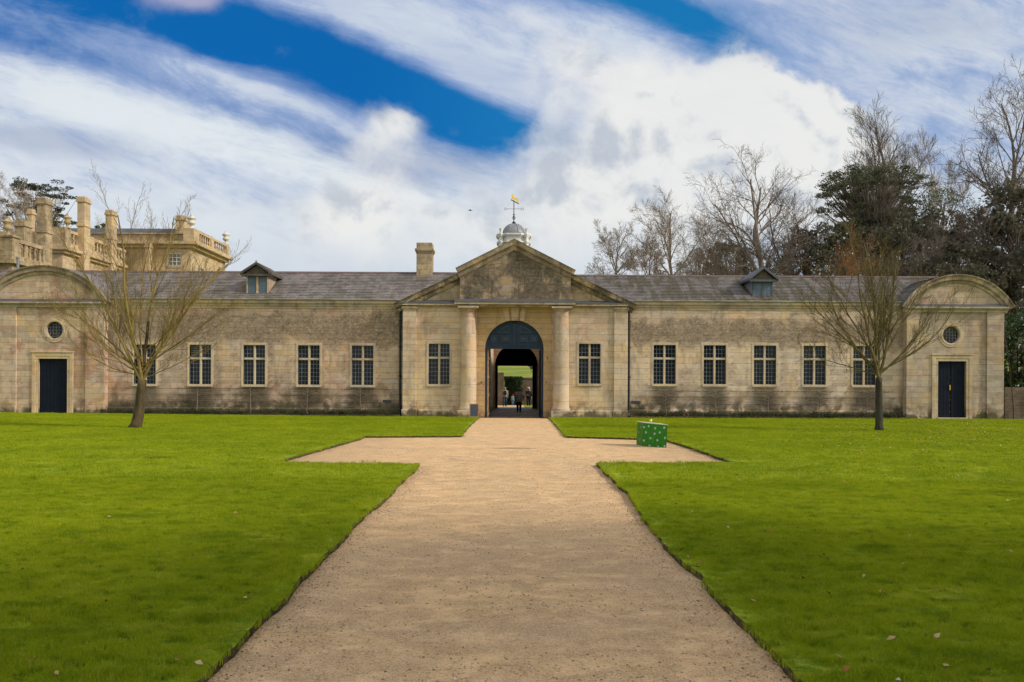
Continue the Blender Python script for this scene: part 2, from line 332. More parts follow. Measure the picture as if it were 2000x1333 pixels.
# ---------------------------------------------------------------- materials
def stone(name, base=(0.44, 0.345, 0.225), course=0.30, block=0.75, lichen=None, algae=None, pink=0.5, stain=0.5, dark=0.0, seed=0.0, grime_x=None, contrast=1.0, sills=None):
    m, k = new_mat(name); p = k.pos(); x, y, z = k.sep(p)
    xy = k.add(x, y); q = k.comb(xy, z, 0.0)
    off = (seed * 3.7, seed * 1.3, seed * 5.1); ps = k.mapv(p, loc=off)
    b = k.node('ShaderNodeTexBrick'); k.put(b.inputs['Vector'], q); b.inputs['Scale'].default_value = 1.0
    b.inputs['Brick Width'].default_value = block; b.inputs['Row Height'].default_value = course; b.inputs['Mortar Size'].default_value = 0.007; b.inputs['Mortar Smooth'].default_value = 0.3
    b.offset = 0.46; b.squash = 1.25; b.squash_frequency = 3
    b.inputs['Color1'].default_value = (0, 0, 0, 1); b.inputs['Color2'].default_value = (1, 1, 1, 1); b.inputs['Mortar'].default_value = (0.5, 0.5, 0.5, 1)
    blk = k.rgb2f(b.outputs['Color'])[0]; mort = b.outputs['Fac']
    big = k.noise(ps, 0.32, 5, 0.6, 0.5); big2 = k.noise(k.mapv(ps, loc=(9, 3, 2)), 0.55, 6, 0.65, 0.8); mid = k.noise(ps, 1.6, 6, 0.65, 0.4)
    flat = k.noise(k.mapv(ps, scale=(1, 1, 4.5), loc=(2, 2, 8)), 0.9, 6, 0.65, 0.3); fine = k.noise(p, 14, 5, 0.7); spk = k.noise(k.mapv(p, scale=(1, 1, 1.3)), 7.0, 3, 0.75)
    B = Vector(base)
    c = k.ramp(big, [(0.36, B * 0.74), (0.5, B), (0.62, tuple(Vector((B.x * 1.15, B.y * 1.08, B.z * 0.88))))])
    c = k.mix(0.42 * contrast, c, k.ramp(blk, [(0.0, B * 0.52), (0.35, B * 0.95), (0.8, (B.x * 1.2, B.y * 1.14, B.z * 1.0)), (1.0, (B.x * 0.98, B.y * 1.05, B.z * 1.22))]))
    c = k.mix(k.mul(k.step(big2, 0.50, 0.60), pink), c, (B.x * 0.78, B.y * 0.56, B.z * 0.55))
    c = k.mix(k.mul(k.step(k.add(blk, k.mul(k.m('SUBTRACT', big2, 0.5), 2.2)), 1.06 - 0.18 * pink, 1.16 - 0.18 * pink), 0.25 + 0.4 * pink), c, (B.x * 0.66, B.y * 0.44, B.z * 0.40))      # red-brown stones
    c = k.mix(k.mul(k.step(flat, 0.53, 0.64), 0.6), c, (B.x * 1.05, B.y * 1.14, B.z * 1.35))       # pale limewash bloom
    c = k.mix(k.mul(k.step(k.noise(k.mapv(ps, loc=(3, 1, 4)), 0.8, 4, 0.6), 0.54, 0.62), 0.45), c, (B.x * 1.1, B.y * 0.95, B.z * 0.62))   # ochre bed
    c = k.mix(k.mul(k.step(mid, 0.49, 0.62), stain), c, (B.x * 0.46, B.y * 0.42, B.z * 0.42))
    run = k.noise(k.mapv(p, scale=(2.6, 2.6, 0.45)), 1.0, 6, 0.65)
    c = k.mix(k.mul(k.step(run, 0.52, 0.65), 0.34 + dark), c, (B.x * 0.42, B.y * 0.39, B.z * 0.38))
    if lichen:                                           # a mottled band of lichen between two heights
        lo, hi, amt = lichen; e = k.mul(k.m('SUBTRACT', mid, 0.5), 1.6)
        zz = k.add(z, e, k.mul(k.m('SUBTRACT', big2, 0.5), 2.4)); f = k.mul(k.step(zz, lo - 0.5, lo + 0.35), k.step(zz, hi + 0.2, hi - 0.4))
        c = k.mix(k.mul(f, 0.80 * amt), c, k.mix(k.step(mid, 0.35, 0.65), (0.155, 0.115, 0.083), (0.285, 0.215, 0.155)))
        c = k.mix(k.mul(f, k.step(spk, 0.56, 0.66), 0.75), c, (0.45, 0.38, 0.26))
        c = k.mix(k.mul(f, k.step(spk, 0.46, 0.38), 0.55), c, (0.09, 0.075, 0.05))
    if algae:                                            # dark green-black growth rising from the damp foot of the wall
        h, amt = algae; n1 = k.add(k.mul(k.m('SUBTRACT', mid, 0.5), 1.3), k.mul(k.m('SUBTRACT', big2, 0.5), 1.6))
        za = k.add(z, k.mul(n1, -1.0)); f = k.mul(k.step(za, h, h * 0.35), amt); f2 = k.mul(k.step(za, h * 2.2, h * 0.7), 0.75 * amt, k.step(mid, 0.38, 0.54))
        c = k.mix(f2, c, (0.15, 0.115, 0.07)); c = k.mix(f, c, k.mix(k.step(fine, 0.4, 0.65), (0.045, 0.04, 0.022), (0.10, 0.095, 0.045)))
    if sills:                                            # smudges under each window where the trained shrubs grow
        xa, spc, zs_ = sills; cell = k.m('SUBTRACT', k.m('FRACT', k.add(k.m('DIVIDE', k.m('SUBTRACT', x, xa), spc), 0.5)), 0.5); d_ = k.m('MULTIPLY', k.m('ABSOLUTE', cell), spc)
        dn_ = k.add(d_, k.mul(k.m('SUBTRACT', mid, 0.5), 1.0)); zn = k.add(z, k.mul(k.m('SUBTRACT', run, 0.5), 1.2))
        f = k.mul(k.step(dn_, 1.0, 0.35), k.step(z, zs_ + 0.02, zs_ - 0.06), k.step(zn, 0.2, 0.9)); c = k.mix(k.mul(f, 0.78), c, k.mix(k.step(fine, 0.4, 0.6), (0.085, 0.068, 0.048), (0.17, 0.135, 0.095)))
    if dark:
        f = k.step(k.add(k.noise(ps, 0.9, 7, 0.68, 0.5), k.mul(k.m('SUBTRACT', spk, 0.5), 0.35)), 0.40, 0.54)
        c = k.mix(k.mul(f, dark), c, k.mix(k.step(spk, 0.4, 0.6), (0.070, 0.058, 0.045), (0.145, 0.118, 0.085)))
    c = k.mix(k.mul(mort, 0.32), c, (B.x * 0.48, B.y * 0.44, B.z * 0.42))
    c = k.mix(k.mul(k.step(fine, 0.35, 0.7), 0.30), c, k.mix(1.0, c, (0.55, 0.52, 0.5), 'MULTIPLY'))
    hgt = k.add(k.mul(mort, -0.7), k.mul(fine, 0.45), k.mul(mid, 0.5), k.mul(blk, 0.3))
    finish(k, c, 0.92, hgt, 0.018, spec=0.15); return m
M = {}
M['wing_left'] = stone('wing_stone_left', (0.53, 0.405, 0.30), lichen=(4.05, 5.75, 1.0), algae=(0.95, 0.95), pink=0.6, stain=0.42, seed=1, sills=(-8.12, 2.94, 1.68))
M['wing_right'] = stone('wing_stone_right', (0.60, 0.48, 0.36), lichen=(4.05, 5.6, 1.0), algae=(0.85, 0.95), pink=0.2, stain=0.22, seed=2, sills=(8.13, 2.70, 1.72))
M['pav_left'] = stone('pavilion_stone_left', (0.52, 0.40, 0.29), algae=(0.40, 0.8), pink=0.75, stain=0.35, seed=3)
M['pav_right'] = stone('pavilion_stone_right', (0.46, 0.375, 0.285), algae=(0.40, 0.8), pink=0.35, stain=0.3, seed=4)
M['centre'] = stone('centre_stone', (0.57, 0.45, 0.32), algae=(0.42, 0.75), pink=0.28, stain=0.25, seed=5, contrast=0.7)
M['dress'] = stone('dressed_stone', (0.53, 0.42, 0.29), course=0.6, block=1.4, pink=0.25, stain=0.3, seed=6, contrast=0.5)
M['column'] = stone('column_stone', (0.54, 0.43, 0.315), course=0.9, block=4.0, algae=(0.35, 0.6), pink=0.25, stain=0.35, seed=7, contrast=0.4)
M['cornice'] = stone('cornice_stone', (0.50, 0.41, 0.315), course=1.5, block=1.3, pink=0.1, stain=0.5, dark=0.12, seed=8, contrast=0.4)
M['rake'] = stone('raking_cornice_stone', (0.47, 0.375, 0.275), course=2.0, block=1.5, pink=0.1, stain=0.55, dark=0.55, seed=9, contrast=0.5)
M['rake_dark'] = stone('blackened_raking_stone', (0.42, 0.33, 0.22), course=2.0, block=1.5, pink=0.1, stain=0.8, dark=0.95, seed=19, contrast=0.5)
M['panel'] = simple('panel_relief_paint', (0.036, 0.058, 0.086), 0.45, 0.22, 2.5, spec=0.2)  # lighter than the lunette: light on the moulding relief is put into the colour
M['tymp'] = stone('tympanum_stone', (0.34, 0.265, 0.185), course=0.42, block=0.95, pink=0.1, stain=0.8, dark=0.9, seed=10)
M['tymp_side'] = stone('tympanum_side_stone', (0.43, 0.34, 0.22), course=0.42, block=0.95, pink=0.2, stain=0.5, dark=0.3, seed=11)
M['mansion'] = stone('mansion_stone', (0.52, 0.40, 0.25), course=0.35, block=0.8, pink=0.1, stain=0.3, dark=0.0, seed=12, contrast=0.5)
M['mansion_grey'] = stone('weathered_mansion_stone', (0.46, 0.36, 0.22), course=0.35, block=0.8, pink=0.15, stain=0.7, dark=0.32, seed=13, contrast=0.5)
M['chimney'] = stone('chimney_stone', (0.47, 0.37, 0.23), course=0.35, block=0.7, pink=0.1, stain=0.6, dark=0.35, seed=14)
M['rubble'] = stone('rubble_stone', (0.17, 0.13, 0.09), course=0.16, block=0.34, pink=0.2, stain=0.7, dark=0.3, seed=15, contrast=1.2)  # base darkened: the shade on the low right wall is in the colour
M['frame'] = stone('window_stone', (0.53, 0.43, 0.31), course=3, block=3, pink=0.05, stain=0.2, seed=16, contrast=0.1)

def slate(name, base, moss):
    m, k = new_mat(name); p = k.pos(); x, y, z = k.sep(p); q = k.comb(x, k.m('MULTIPLY', y, 1.13), 0.0)
    b = k.node('ShaderNodeTexBrick'); k.put(b.inputs['Vector'], q); b.inputs['Scale'].default_value = 1.0; b.inputs['Brick Width'].default_value = 0.33; b.inputs['Row Height'].default_value = 0.226
    b.inputs['Mortar Size'].default_value = 0.006; b.inputs['Color1'].default_value = (0, 0, 0, 1); b.inputs['Color2'].default_value = (1, 1, 1, 1); b.inputs['Mortar'].default_value = (0.3, 0.3, 0.3, 1)
    f = k.rgb2f(b.outputs[0])[0]; B = Vector(base)
    c = k.ramp(f, [(0, B * 0.62), (0.5, B), (1, (B.x * 1.35, B.y * 1.25, B.z * 1.25))])
    n = k.noise(k.mapv(p, scale=(1, 1, 1)), 0.8, 6, 0.65, 0.4); c = k.mix(k.mul(k.step(n, 0.48, 0.65), 0.5), c, (B.x * 1.35, B.y * 1.35, B.z * 1.3))
    n2 = k.noise(k.mapv(p, loc=(5, 5, 5)), 1.3, 6, 0.7); c = k.mix(k.mul(k.step(n2, 0.52, 0.66), 0.55), c, B * 0.5)
    run = k.noise(k.mapv(p, scale=(3.0, 0.25, 0.25)), 1.0, 5, 0.62)      # moss kept off in stripes below the lead clips
    c = k.mix(k.mul(k.step(k.add(run, k.mul(k.m('SUBTRACT', n, 0.5), 0.8)), 0.54, 0.44), moss), c, k.mix(k.step(k.noise(p, 9, 3, 0.6), 0.4, 0.6), (0.060, 0.050, 0.028), (0.11, 0.09, 0.055)))
    c = k.mix(k.mul(b.outputs['Fac'], 0.6), c, B * 0.3)
    finish(k, c, 0.62, k.add(f, k.mul(k.noise(p, 12, 4), 0.6)), 0.012, spec=0.35); return m
M['slate_l'] = slate('slate_left', (0.180, 0.156, 0.142), 0.40)
M['slate_r'] = slate('slate_right', (0.145, 0.126, 0.113), 0.95)
M['lead'] = simple('lead', (0.20, 0.21, 0.23), 0.55, 0.3, 2.0, spec=0.4)
M['lead_dark'] = simple('dark_lead', (0.075, 0.08, 0.092), 0.55, 0.35, 1.5, spec=0.4)
M['ridge'] = simple('ridge_tile', (0.14, 0.10, 0.095), 0.8, 0.3, 4)
M['gutter'] = simple('gutter', (0.33, 0.31, 0.28), 0.6, 0.45, 1.2)
M['iron'] = simple('dark_iron', (0.022, 0.027, 0.038), 0.5, 0.2, 3)
M['navy'] = simple('navy_paint', (0.007, 0.011, 0.021), 0.6, 0.25, 2.5, spec=0.10)
M['navy_light'] = simple('blue_grey_paint', (0.022, 0.038, 0.062), 0.5, 0.22, 2.5, spec=0.15)
M['dormer_shutter'] = simple('dormer_shutter_paint', (0.085, 0.125, 0.165), 0.5, 0.2, 3)
M['old_wood'] = simple('weathered_wood', (0.085, 0.072, 0.062), 0.85, 0.4, 4)
M['pale_wood'] = simple('pale_wood', (0.46, 0.32, 0.18), 0.8, 0.3, 5)
M['lead_came'] = simple('lattice_lead', (0.16, 0.18, 0.20), 0.5, 0.3, 2, spec=0.4)
M['white'] = simple('white_paint', (0.60, 0.60, 0.57), 0.6, 0.12, 2)
M['dome'] = simple('dome_lead', (0.20, 0.20, 0.215), 0.5, 0.4, 1.7, spec=0.4)
M['vent'] = simple('vent_iron', (0.07, 0.075, 0.09), 0.6, 0.2, 4)
M['vase'] = simple('pale_urn_stone', (0.56, 0.52, 0.44), 0.85, 0.25, 3)
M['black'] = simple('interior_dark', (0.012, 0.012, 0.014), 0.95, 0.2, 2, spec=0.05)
def gold():
    m, k = new_mat('gilding'); finish(k, (0.95, 0.60, 0.06), 0.35, metal=0.6, spec=0.6); return m
M['gold'] = gold()
def glass():
    m, k = new_mat('old_glass'); p = k.pos(); x, y, z = k.sep(p)
    cell = k.vor(k.mapv(p, scale=(5.6, 0.2, 4.4)), 1.0, 'Color', rnd=0.4); f = k.rgb2f(cell)[0]
    c = k.mix(f, (0.004, 0.005, 0.008), (0.013, 0.020, 0.034))
    nz = k.noise(p, 2.6, 3, 0.5)
    finish(k, c, k.add(0.06, k.mul(f, 0.16)), k.add(k.mul(f, 1.0), nz), 0.02, spec=0.22, bstr=0.7); return m
M['glass'] = glass()
def sash():
    m, k = new_mat('sash_glass'); finish(k, (0.09, 0.10, 0.11), 0.1, spec=0.8); return m
M['sash'] = sash()
def bark(name, a, b, sc=1.0):
    m, k = new_mat(name); p = k.pos(); n = k.noise(k.mapv(p, scale=(sc, sc, sc * 0.4)), 6, 5, 0.65); n2 = k.noise(p, 1.2 * sc, 4, 0.6)
    c = k.mix(k.step(k.add(k.mul(n, 0.6), k.mul(n2, 0.4)), 0.38, 0.62), a, b); finish(k, c, 0.9, n, 0.03, spec=0.15); return m
M['bark_l'] = bark('trunk_bark_left', (0.045, 0.030, 0.018), (0.105, 0.078, 0.038))
M['twig_l'] = bark('twig_bark_left', (0.15, 0.105, 0.035), (0.26, 0.19, 0.06))
M['bark_r'] = bark('trunk_bark_right', (0.022, 0.020, 0.015), (0.065, 0.058, 0.038))
M['twig_r'] = bark('twig_bark_right', (0.085, 0.065, 0.028), (0.17, 0.135, 0.055))
M['far_bark'] = bark('far_bark', (0.24, 0.19, 0.15), (0.36, 0.29, 0.23), 0.5)  # far barks lightened: distance haze is put into their colour
M['far_bark_dark'] = bark('far_dark_bark', (0.12, 0.095, 0.078), (0.22, 0.175, 0.14), 0.5)
M['far_orange'] = bark('russet_twigs', (0.19, 0.095, 0.04), (0.30, 0.16, 0.065), 0.5)
def leafmat(name, a, b, sc=0.9, tr=0.25, rough=0.7, spec=0.25):
    m, k = new_mat(name); p = k.pos(); n = k.noise(p, sc, 4, 0.6); n2 = k.noise(p, sc * 9, 2, 0.5)
    c = k.mix(k.step(k.add(k.mul(n, 0.6), k.mul(n2, 0.4)), 0.36, 0.64), a, b); finish(k, c, rough, trans=tr, spec=spec); return m
M['cedar'] = leafmat('cedar_needles', (0.075, 0.085, 0.045), (0.175, 0.18, 0.10), 0.5, 0.4)  # evergreens beyond the roofs lightened, their haze held in the leaf colour
M['cedar_far'] = leafmat('far_cedar_needles', (0.06, 0.068, 0.05), (0.12, 0.13, 0.085), 0.5)
M['wood_dark'] = leafmat('dark_wood_foliage', (0.065, 0.062, 0.042), (0.155, 0.142, 0.092), 0.3, 0.4)  # raised in tone for the distance haze, painted into the foliage
M['wood_brown'] = leafmat('brown_wood_foliage', (0.08, 0.063, 0.048), (0.165, 0.13, 0.095), 0.3)
M['ivy'] = leafmat('pale_green_foliage', (0.075, 0.085, 0.035), (0.165, 0.17, 0.08), 0.5, 0.35)
M['laurel'] = leafmat('laurel_leaf', (0.015, 0.032, 0.008), (0.060, 0.115, 0.022), 1.5, 0.15, 0.35, 0.5)
M['yew'] = leafmat('yew_leaf', (0.010, 0.020, 0.006), (0.030, 0.050, 0.014), 1.5, 0.15)
M['bed_leaf'] = leafmat('bed_foliage', (0.016, 0.022, 0.009), (0.055, 0.060, 0.024), 3.0, 0.15)
M['russet'] = leafmat('russet_foliage', (0.13, 0.065, 0.028), (0.24, 0.13, 0.055), 0.6)
def lawnmat(name, tr=None, blade=False):
    m, k = new_mat(name); p = k.pos()
    n = k.noise(k.mapv(p, scale=(1, 1, 0)), 0.35, 6, 0.6); n2 = k.noise(k.mapv(p, scale=(1.0, 1.8, 0)), 2.2, 5, 0.7); n3 = k.noise(p, 26, 3, 0.7)
    c = k.mix(k.step(n, 0.36, 0.64), (0.235, 0.305, 0.006), (0.345, 0.400, 0.009))
    c = k.mix(k.mul(k.step(n2, 0.50, 0.68), 0.45), c, (0.46, 0.44, 0.05))
    c = k.mix(k.mul(k.step(n2, 0.48, 0.36), 0.60), c, (0.120, 0.205, 0.004))
    n4 = k.noise(k.mapv(p, scale=(1, 1.6, 0)), 5.5, 6, 0.75); c = k.mix(k.mul(k.step(n4, 0.53, 0.64), 0.55), c, (0.42, 0.38, 0.06)); c = k.mix(k.mul(k.step(n4, 0.47, 0.38), 0.85), c, (0.055, 0.115, 0.003)); n5 = k.noise(k.mapv(p, scale=(1, 1.3, 0), loc=(4, 4, 0)), 1.1, 5, 0.7); c = k.mix(k.mul(k.step(n5, 0.47, 0.36), 0.55), c, (0.10, 0.18, 0.004))
    if blade:
        r = k.node('ShaderNodeObjectInfo').outputs['Random']; c = k.mix(k.mul(r, 0.5), c, (0.30, 0.36, 0.012))
        dry = k.step(k.vor(p, 40, 'Distance'), 0.02, 0.0); c = k.mix(k.mul(dry, 0.6), c, (0.35, 0.28, 0.12))
    else: c = k.mix(k.mul(k.step(n3, 0.45, 0.65), 0.45), c, (0.06, 0.11, 0.012))
    finish(k, c, 0.75, None if blade else k.add(n3, n2), 0.05, spec=0.1, trans=tr); return m
M['lawn'] = lawnmat('lawn_turf'); M['blade'] = lawnmat('grass_blade', 0.38, True)
def soil():
    m, k = new_mat('turf_edge_soil'); p = k.pos(); n = k.noise(p, 9, 5, 0.7); finish(k, k.mix(k.step(n, 0.4, 0.6), (0.045, 0.038, 0.018), (0.11, 0.09, 0.042)), 0.95, n, 0.05, spec=0.1); return m
M['soil'] = soil()
def gravel():
    m, k = new_mat('gravel'); p = k.pos(); pf = k.mapv(p, scale=(1, 1, 0)); x, y, z = k.sep(p)
    big = k.noise(k.mapv(pf, scale=(0.45, 0.8, 1)), 1.0, 5, 0.6, 0.4); mid = k.noise(k.mapv(pf, scale=(1, 1.3, 1)), 2.6, 6, 0.68, 0.3)
    st = k.rgb2f(k.vor(pf, 95, 'Color')); s1 = st[0]; s2 = st[1]; d = k.vor(pf, 95, 'Distance'); fine = k.noise(pf, 60, 4, 0.7)
    g = k.step(k.add(k.mul(mid, 0.5), k.mul(big, 0.3), k.mul(k.noise(pf, 9, 4, 0.7), 0.2), k.mul(k.step(y, 26, 5), 0.05)), 0.38, 0.62)      # 0 = trodden fines, 1 = loose stones
    fines = k.mix(k.step(big, 0.32, 0.68), (0.75, 0.48, 0.235), (0.83, 0.56, 0.31))
    stones = k.ramp(s1, [(0.0, (0.20, 0.12, 0.06)), (0.25, (0.52, 0.32, 0.155)), (0.7, (0.70, 0.46, 0.235)), (1.0, (0.84, 0.63, 0.38))])
    c = k.mix(k.add(0.18, k.mul(g, 0.36)), fines, stones)
    c = k.mix(k.mul(g, k.step(d, 0.35, 0.62), 0.30), c, (0.22, 0.14, 0.08))
    c = k.mix(k.mul(k.step(k.noise(pf, 16, 6, 0.8), 0.56, 0.72), 0.35), c, (0.26, 0.165, 0.095))
    c = k.mix(k.mul(k.step(k.noise(pf, 42, 3, 0.8), 0.58, 0.68), 0.30), c, (0.24, 0.155, 0.09))
    c = k.mix(k.mul(k.step(k.m('ABSOLUTE', k.m('SUBTRACT', x, -0.2)), 2.2, 5.0), 0.45), c, (0.42, 0.28, 0.155))
    dx, dy = k.m('SUBTRACT', x, 0.0), k.m('SUBTRACT', y, 23.6); r2 = k.add(k.mul(dx, dx, 1.6), k.mul(dy, dy, 12.0)); c = k.mix(k.mul(k.step(k.add(r2, k.mul(k.m('SUBTRACT', mid, 0.5), 1.8)), 0.85, 0.35), 0.75), c, (0.30, 0.185, 0.09))
    finish(k, c, 0.93, k.add(k.mul(k.m('SUBTRACT', 1.0, d), k.add(0.25, g)), k.mul(fine, 0.35), k.mul(mid, 1.2)), 0.012, spec=0.12); return m
M['gravel'] = gravel()
def cobble():
    m, k = new_mat('cobbles'); p = k.pos(); pf = k.mapv(p, scale=(1, 1, 0)); c_ = k.rgb2f(k.vor(pf, 7, 'Color'))[0]; d = k.vor(pf, 7, 'Distance')
    c = k.mix(c_, (0.14, 0.10, 0.07), (0.30, 0.225, 0.155)); c = k.mix(k.step(d, 0.35, 0.6), c, (0.04, 0.033, 0.025)); c = k.mix(k.mul(k.step(k.noise(pf, 0.7, 4), 0.45, 0.6), 0.6), c, (0.30, 0.24, 0.17))
    finish(k, c, 0.6, k.m('SUBTRACT', 1.0, d), 0.04, spec=0.3); return m
M['cobble'] = cobble()
def field():
    m, k = new_mat('pasture'); p = k.pos(); n = k.noise(k.mapv(p, scale=(1, 2.5, 2.5)), 0.12, 6, 0.65)
    finish(k, k.mix(k.step(n, 0.4, 0.62), (0.16, 0.21, 0.03), (0.29, 0.28, 0.07)), 0.95, spec=0.05); return m
M['field'] = field()
M['ground'] = simple('ground_earth', (0.10, 0.12, 0.04), 0.95, 0.3, 0.3)
M['board_frame'] = simple('sign_wood', (0.30, 0.17, 0.08), 0.7, 0.25, 8)
M['board'] = simple('chalkboard', (0.050, 0.058, 0.085), 0.7, 0.12, 4)
def boxgreen():
    m, k = new_mat('green_paint'); p = k.pos(); x, y, z = k.sep(p); n = k.noise(k.mapv(p, scale=(6, 6, 1.2)), 2.0, 5, 0.65)
    c = k.mix(k.step(n, 0.4, 0.7), (0.018, 0.165, 0.004), (0.035, 0.205, 0.012)); c = k.mix(k.mul(k.step(k.noise(p, 6, 5, 0.7), 0.56, 0.75), 0.35), c, (0.10, 0.20, 0.08))
    finish(k, c, 0.5, spec=0.2); return m
M['boxgreen'] = boxgreen()
M['dot'] = simple('silver_dot', (0.38, 0.40, 0.38), 0.4, 0.1, 9, spec=0.5)
M['lid_cream'] = simple('cream_edge', (0.52, 0.58, 0.42), 0.5, 0.1, 5)
# ================================================================ the stable block
YF = 46.7                      # front plane of the centre and the end pavilions
YW = 47.05                     # wings stand a little back
SB = empty('stable_block', (0, YF, 0), 'long low honey stone stable range with slate roofs, central pediment, arched gateway and domed cupola', 'building')
SB.location = (0, 0, 0)
def X(px, py=700, Y=YF): return W(px, py, Y)[0]
def Z(py, px=1004, Y=YF): return W(px, py, Y)[1]
def cross_window(cx, z0, z1, w, Y, mat_frame=None, variant=0):
    """stone cross window: surround, mullion, transom; leaded lights set back"""
    f = MB(); x0, x1 = cx - w / 2, cx + w / 2; o = 0.018; sw = 0.13
    f.sweep([(x0, z0), (x0, z1), (x1, z1), (x1, z0)], [(-0.26, 0.0), (o, 0.0), (o, sw), (-0.02, sw)], Y)
    f.box(x0 - 0.10, x1 + 0.10, Y - 0.07, Y + 0.26, z0 - 0.13, z0 - 0.002)
    tz = z0 + (z1 - z0) * 0.655; mw = 0.053
    f.box(cx - mw, cx + mw, Y + 0.055, Y + 0.25, z0, z1); f.box(x0, cx - mw, Y + 0.058, Y + 0.25, tz - mw, tz + mw); f.box(cx + mw, x1, Y + 0.058, Y + 0.25, tz - mw, tz + mw)
    fo = f.build('window', mat_frame or M['frame'], SB, bevel=0.012)
    g = MB(); L = MB(); rnd = random.Random(int(cx * 100))
    for a, b in ((x0, cx - mw), (cx + mw, x1)):
        for c, d, nx, nz in ((z0, tz - mw, 3, 6), (tz + mw, z1, 3, 3)):
            yy = Y + 0.165 + rnd.uniform(-0.004, 0.004); t = rnd.uniform(-0.006, 0.006)
            if variant == 1 and a == x0 and c > tz:      # one light louvred
                for q in range(6): L.box(a + 0.02, b - 0.02, yy - 0.02, yy + 0.02, c + 0.06 + q * 0.1, c + 0.085 + q * 0.1)
                g.quad((a, yy + 0.05, c), (b, yy + 0.05, c), (b, yy + 0.05, d), (a, yy + 0.05, d)); continue
            g.quad((a, yy + t, c), (b, yy - t, c), (b, yy - t, d), (a, yy + t, d))
            bw = 0.009
            for q in range(nx + 1):
                xx = a + (b - a) * q / nx; h = bw if 0 < q < nx else 0.018
                L.box(max(a, xx - h), min(b, xx + h), yy - 0.03, yy - 0.012, c, d)
            for q in range(nz + 1):
                zz = c + (d - c) * q / nz; h = bw if 0 < q < nz else 0.018
                L.box(a, b, yy - 0.033, yy - 0.0135, max(c, zz - h), min(d, zz + h))
    g.build('pane', M['glass'], fo); L.build('lattice', M['lead_came'], fo)
    return fo
def part(mb, name, mat, smooth=False, bevel=0.0, label=None):
    o = mb.build(name, mat, SB, smooth, bevel)
    if label: o['label'] = label
    return o
# --- wings
zc_l, zc_r = Z(597, 640, YW), Z(601, 1420, YW)
def hole(cx_px, py0, py1, w_px, Y):
    cx = X(cx_px, 712, Y); w = w_px * Y / F; return cx, Z(py1, cx_px, Y), Z(py0, cx_px, Y), w
wl = [hole(p, 674.5, 751.5, 42, YW) for p in (283, 391, 496.5, 603, 708)]
wr = [hole(p, 675.5, 751.5, 43, YW) for p in (1298, 1396, 1494, 1591, 1688)]
# keep the sills of one wing on one level
for lst in (wl, wr):
    a = sum(h[1] for h in lst) / 5; b = sum(h[2] for h in lst) / 5
    for i in range(5): lst[i] = (lst[i][0], a, b, lst[i][3])
XL0, XL1 = X(190), X(786); XR0, XR1 = X(1226), X(1769)
ZE_L, ZE_R = Z(588, 640, YW) , Z(591.5, 1420, YW)            # top of cornice
for (x0, x1, hs, mat, ze, nm) in ((XL0, XL1, wl, M['wing_left'], ZE_L, 'left'), (XR0, XR1, wr, M['wing_right'], ZE_R, 'right')):
    m = MB(); wall(m, x0, x1, -0.3, ze, YW, [(c - w / 2, c + w / 2, a, b, 1) for c, a, b, w in hs], 0.28)
    m.quad((x0, YW + 7, -0.3), (x1, YW + 7, -0.3), (x1, YW + 7, ze), (x0, YW + 7, ze))
    part(m, 'wall', mat)
    for i, (c, a, b, w) in enumerate(hs): cross_window(c, a, b, w, YW, variant=1 if (nm == 'left' and i == 1) else 0)
# plinth course
    m = MB(); m.prism_x([(YW + 0.05, -0.3), (YW - 0.07, -0.3), (YW - 0.07, 0.42), (YW - 0.002, 0.50), (YW + 0.05, 0.50)], x0 + 0.002, x1 - 0.002); part(m, 'plinth', mat)
# --- wing roofs: real overlapping slate courses
def courses(mb, x0, x1, y0, z0, y1, z1, n, t=0.022, rnd=None):
    for i in range(n):
        a, b = i / n, (i + 1) / n
        ya, za, yb, zb = y0 + (y1 - y0) * a, z0 + (z1 - z0) * a, y0 + (y1 - y0) * b, z0 + (z1 - z0) * b
        L = math.hypot(yb - ya, zb - za); ny, nz = -(zb - za) / L, (yb - ya) / L; e = t
        mb.poly([(x0, ya + ny * e, za + nz * e), (x1, ya + ny * e, za + nz * e), (x1, yb, zb), (x0, yb, zb)])
        mb.poly([(x0, ya, za), (x1, ya, za), (x1, ya + ny * e, za + nz * e), (x0, ya + ny * e, za + nz * e)])
YR = YW + 3.5
ZR_L = 0.5 * (Z(531.5, 300, YR) + Z(532.5, 640, YR)); ZR_R = 0.5 * (Z(539, 1300, YR) + Z(542, 1700, YR))
for x0, x1, ze, zr, mat in ((X(-80), X(900), ZE_L, ZR_L, M['slate_l']), (X(1110), X(2010), ZE_R, ZR_R, M['slate_r'])):
    x1_ = x1 if x1 < 10 else X(1900)
    m = MB(); courses(m, x0, x1_, YW - 0.22, ze + 0.06, YR, zr, 17)
    m.quad((x0, YR, zr), (x1_, YR, zr), (x1_, YW + 7.2, ze), (x0, YW + 7.2, ze)); part(m, 'roof', mat)
    m = MB(); m.prism_x([(YR - 0.14, zr - 0.04), (YR, zr - 0.02), (YR + 0.14, zr - 0.04), (YR + 0.08, zr + 0.05), (YR - 0.08, zr + 0.05)], x0, x1_); part(m, 'ridge', M['ridge'])
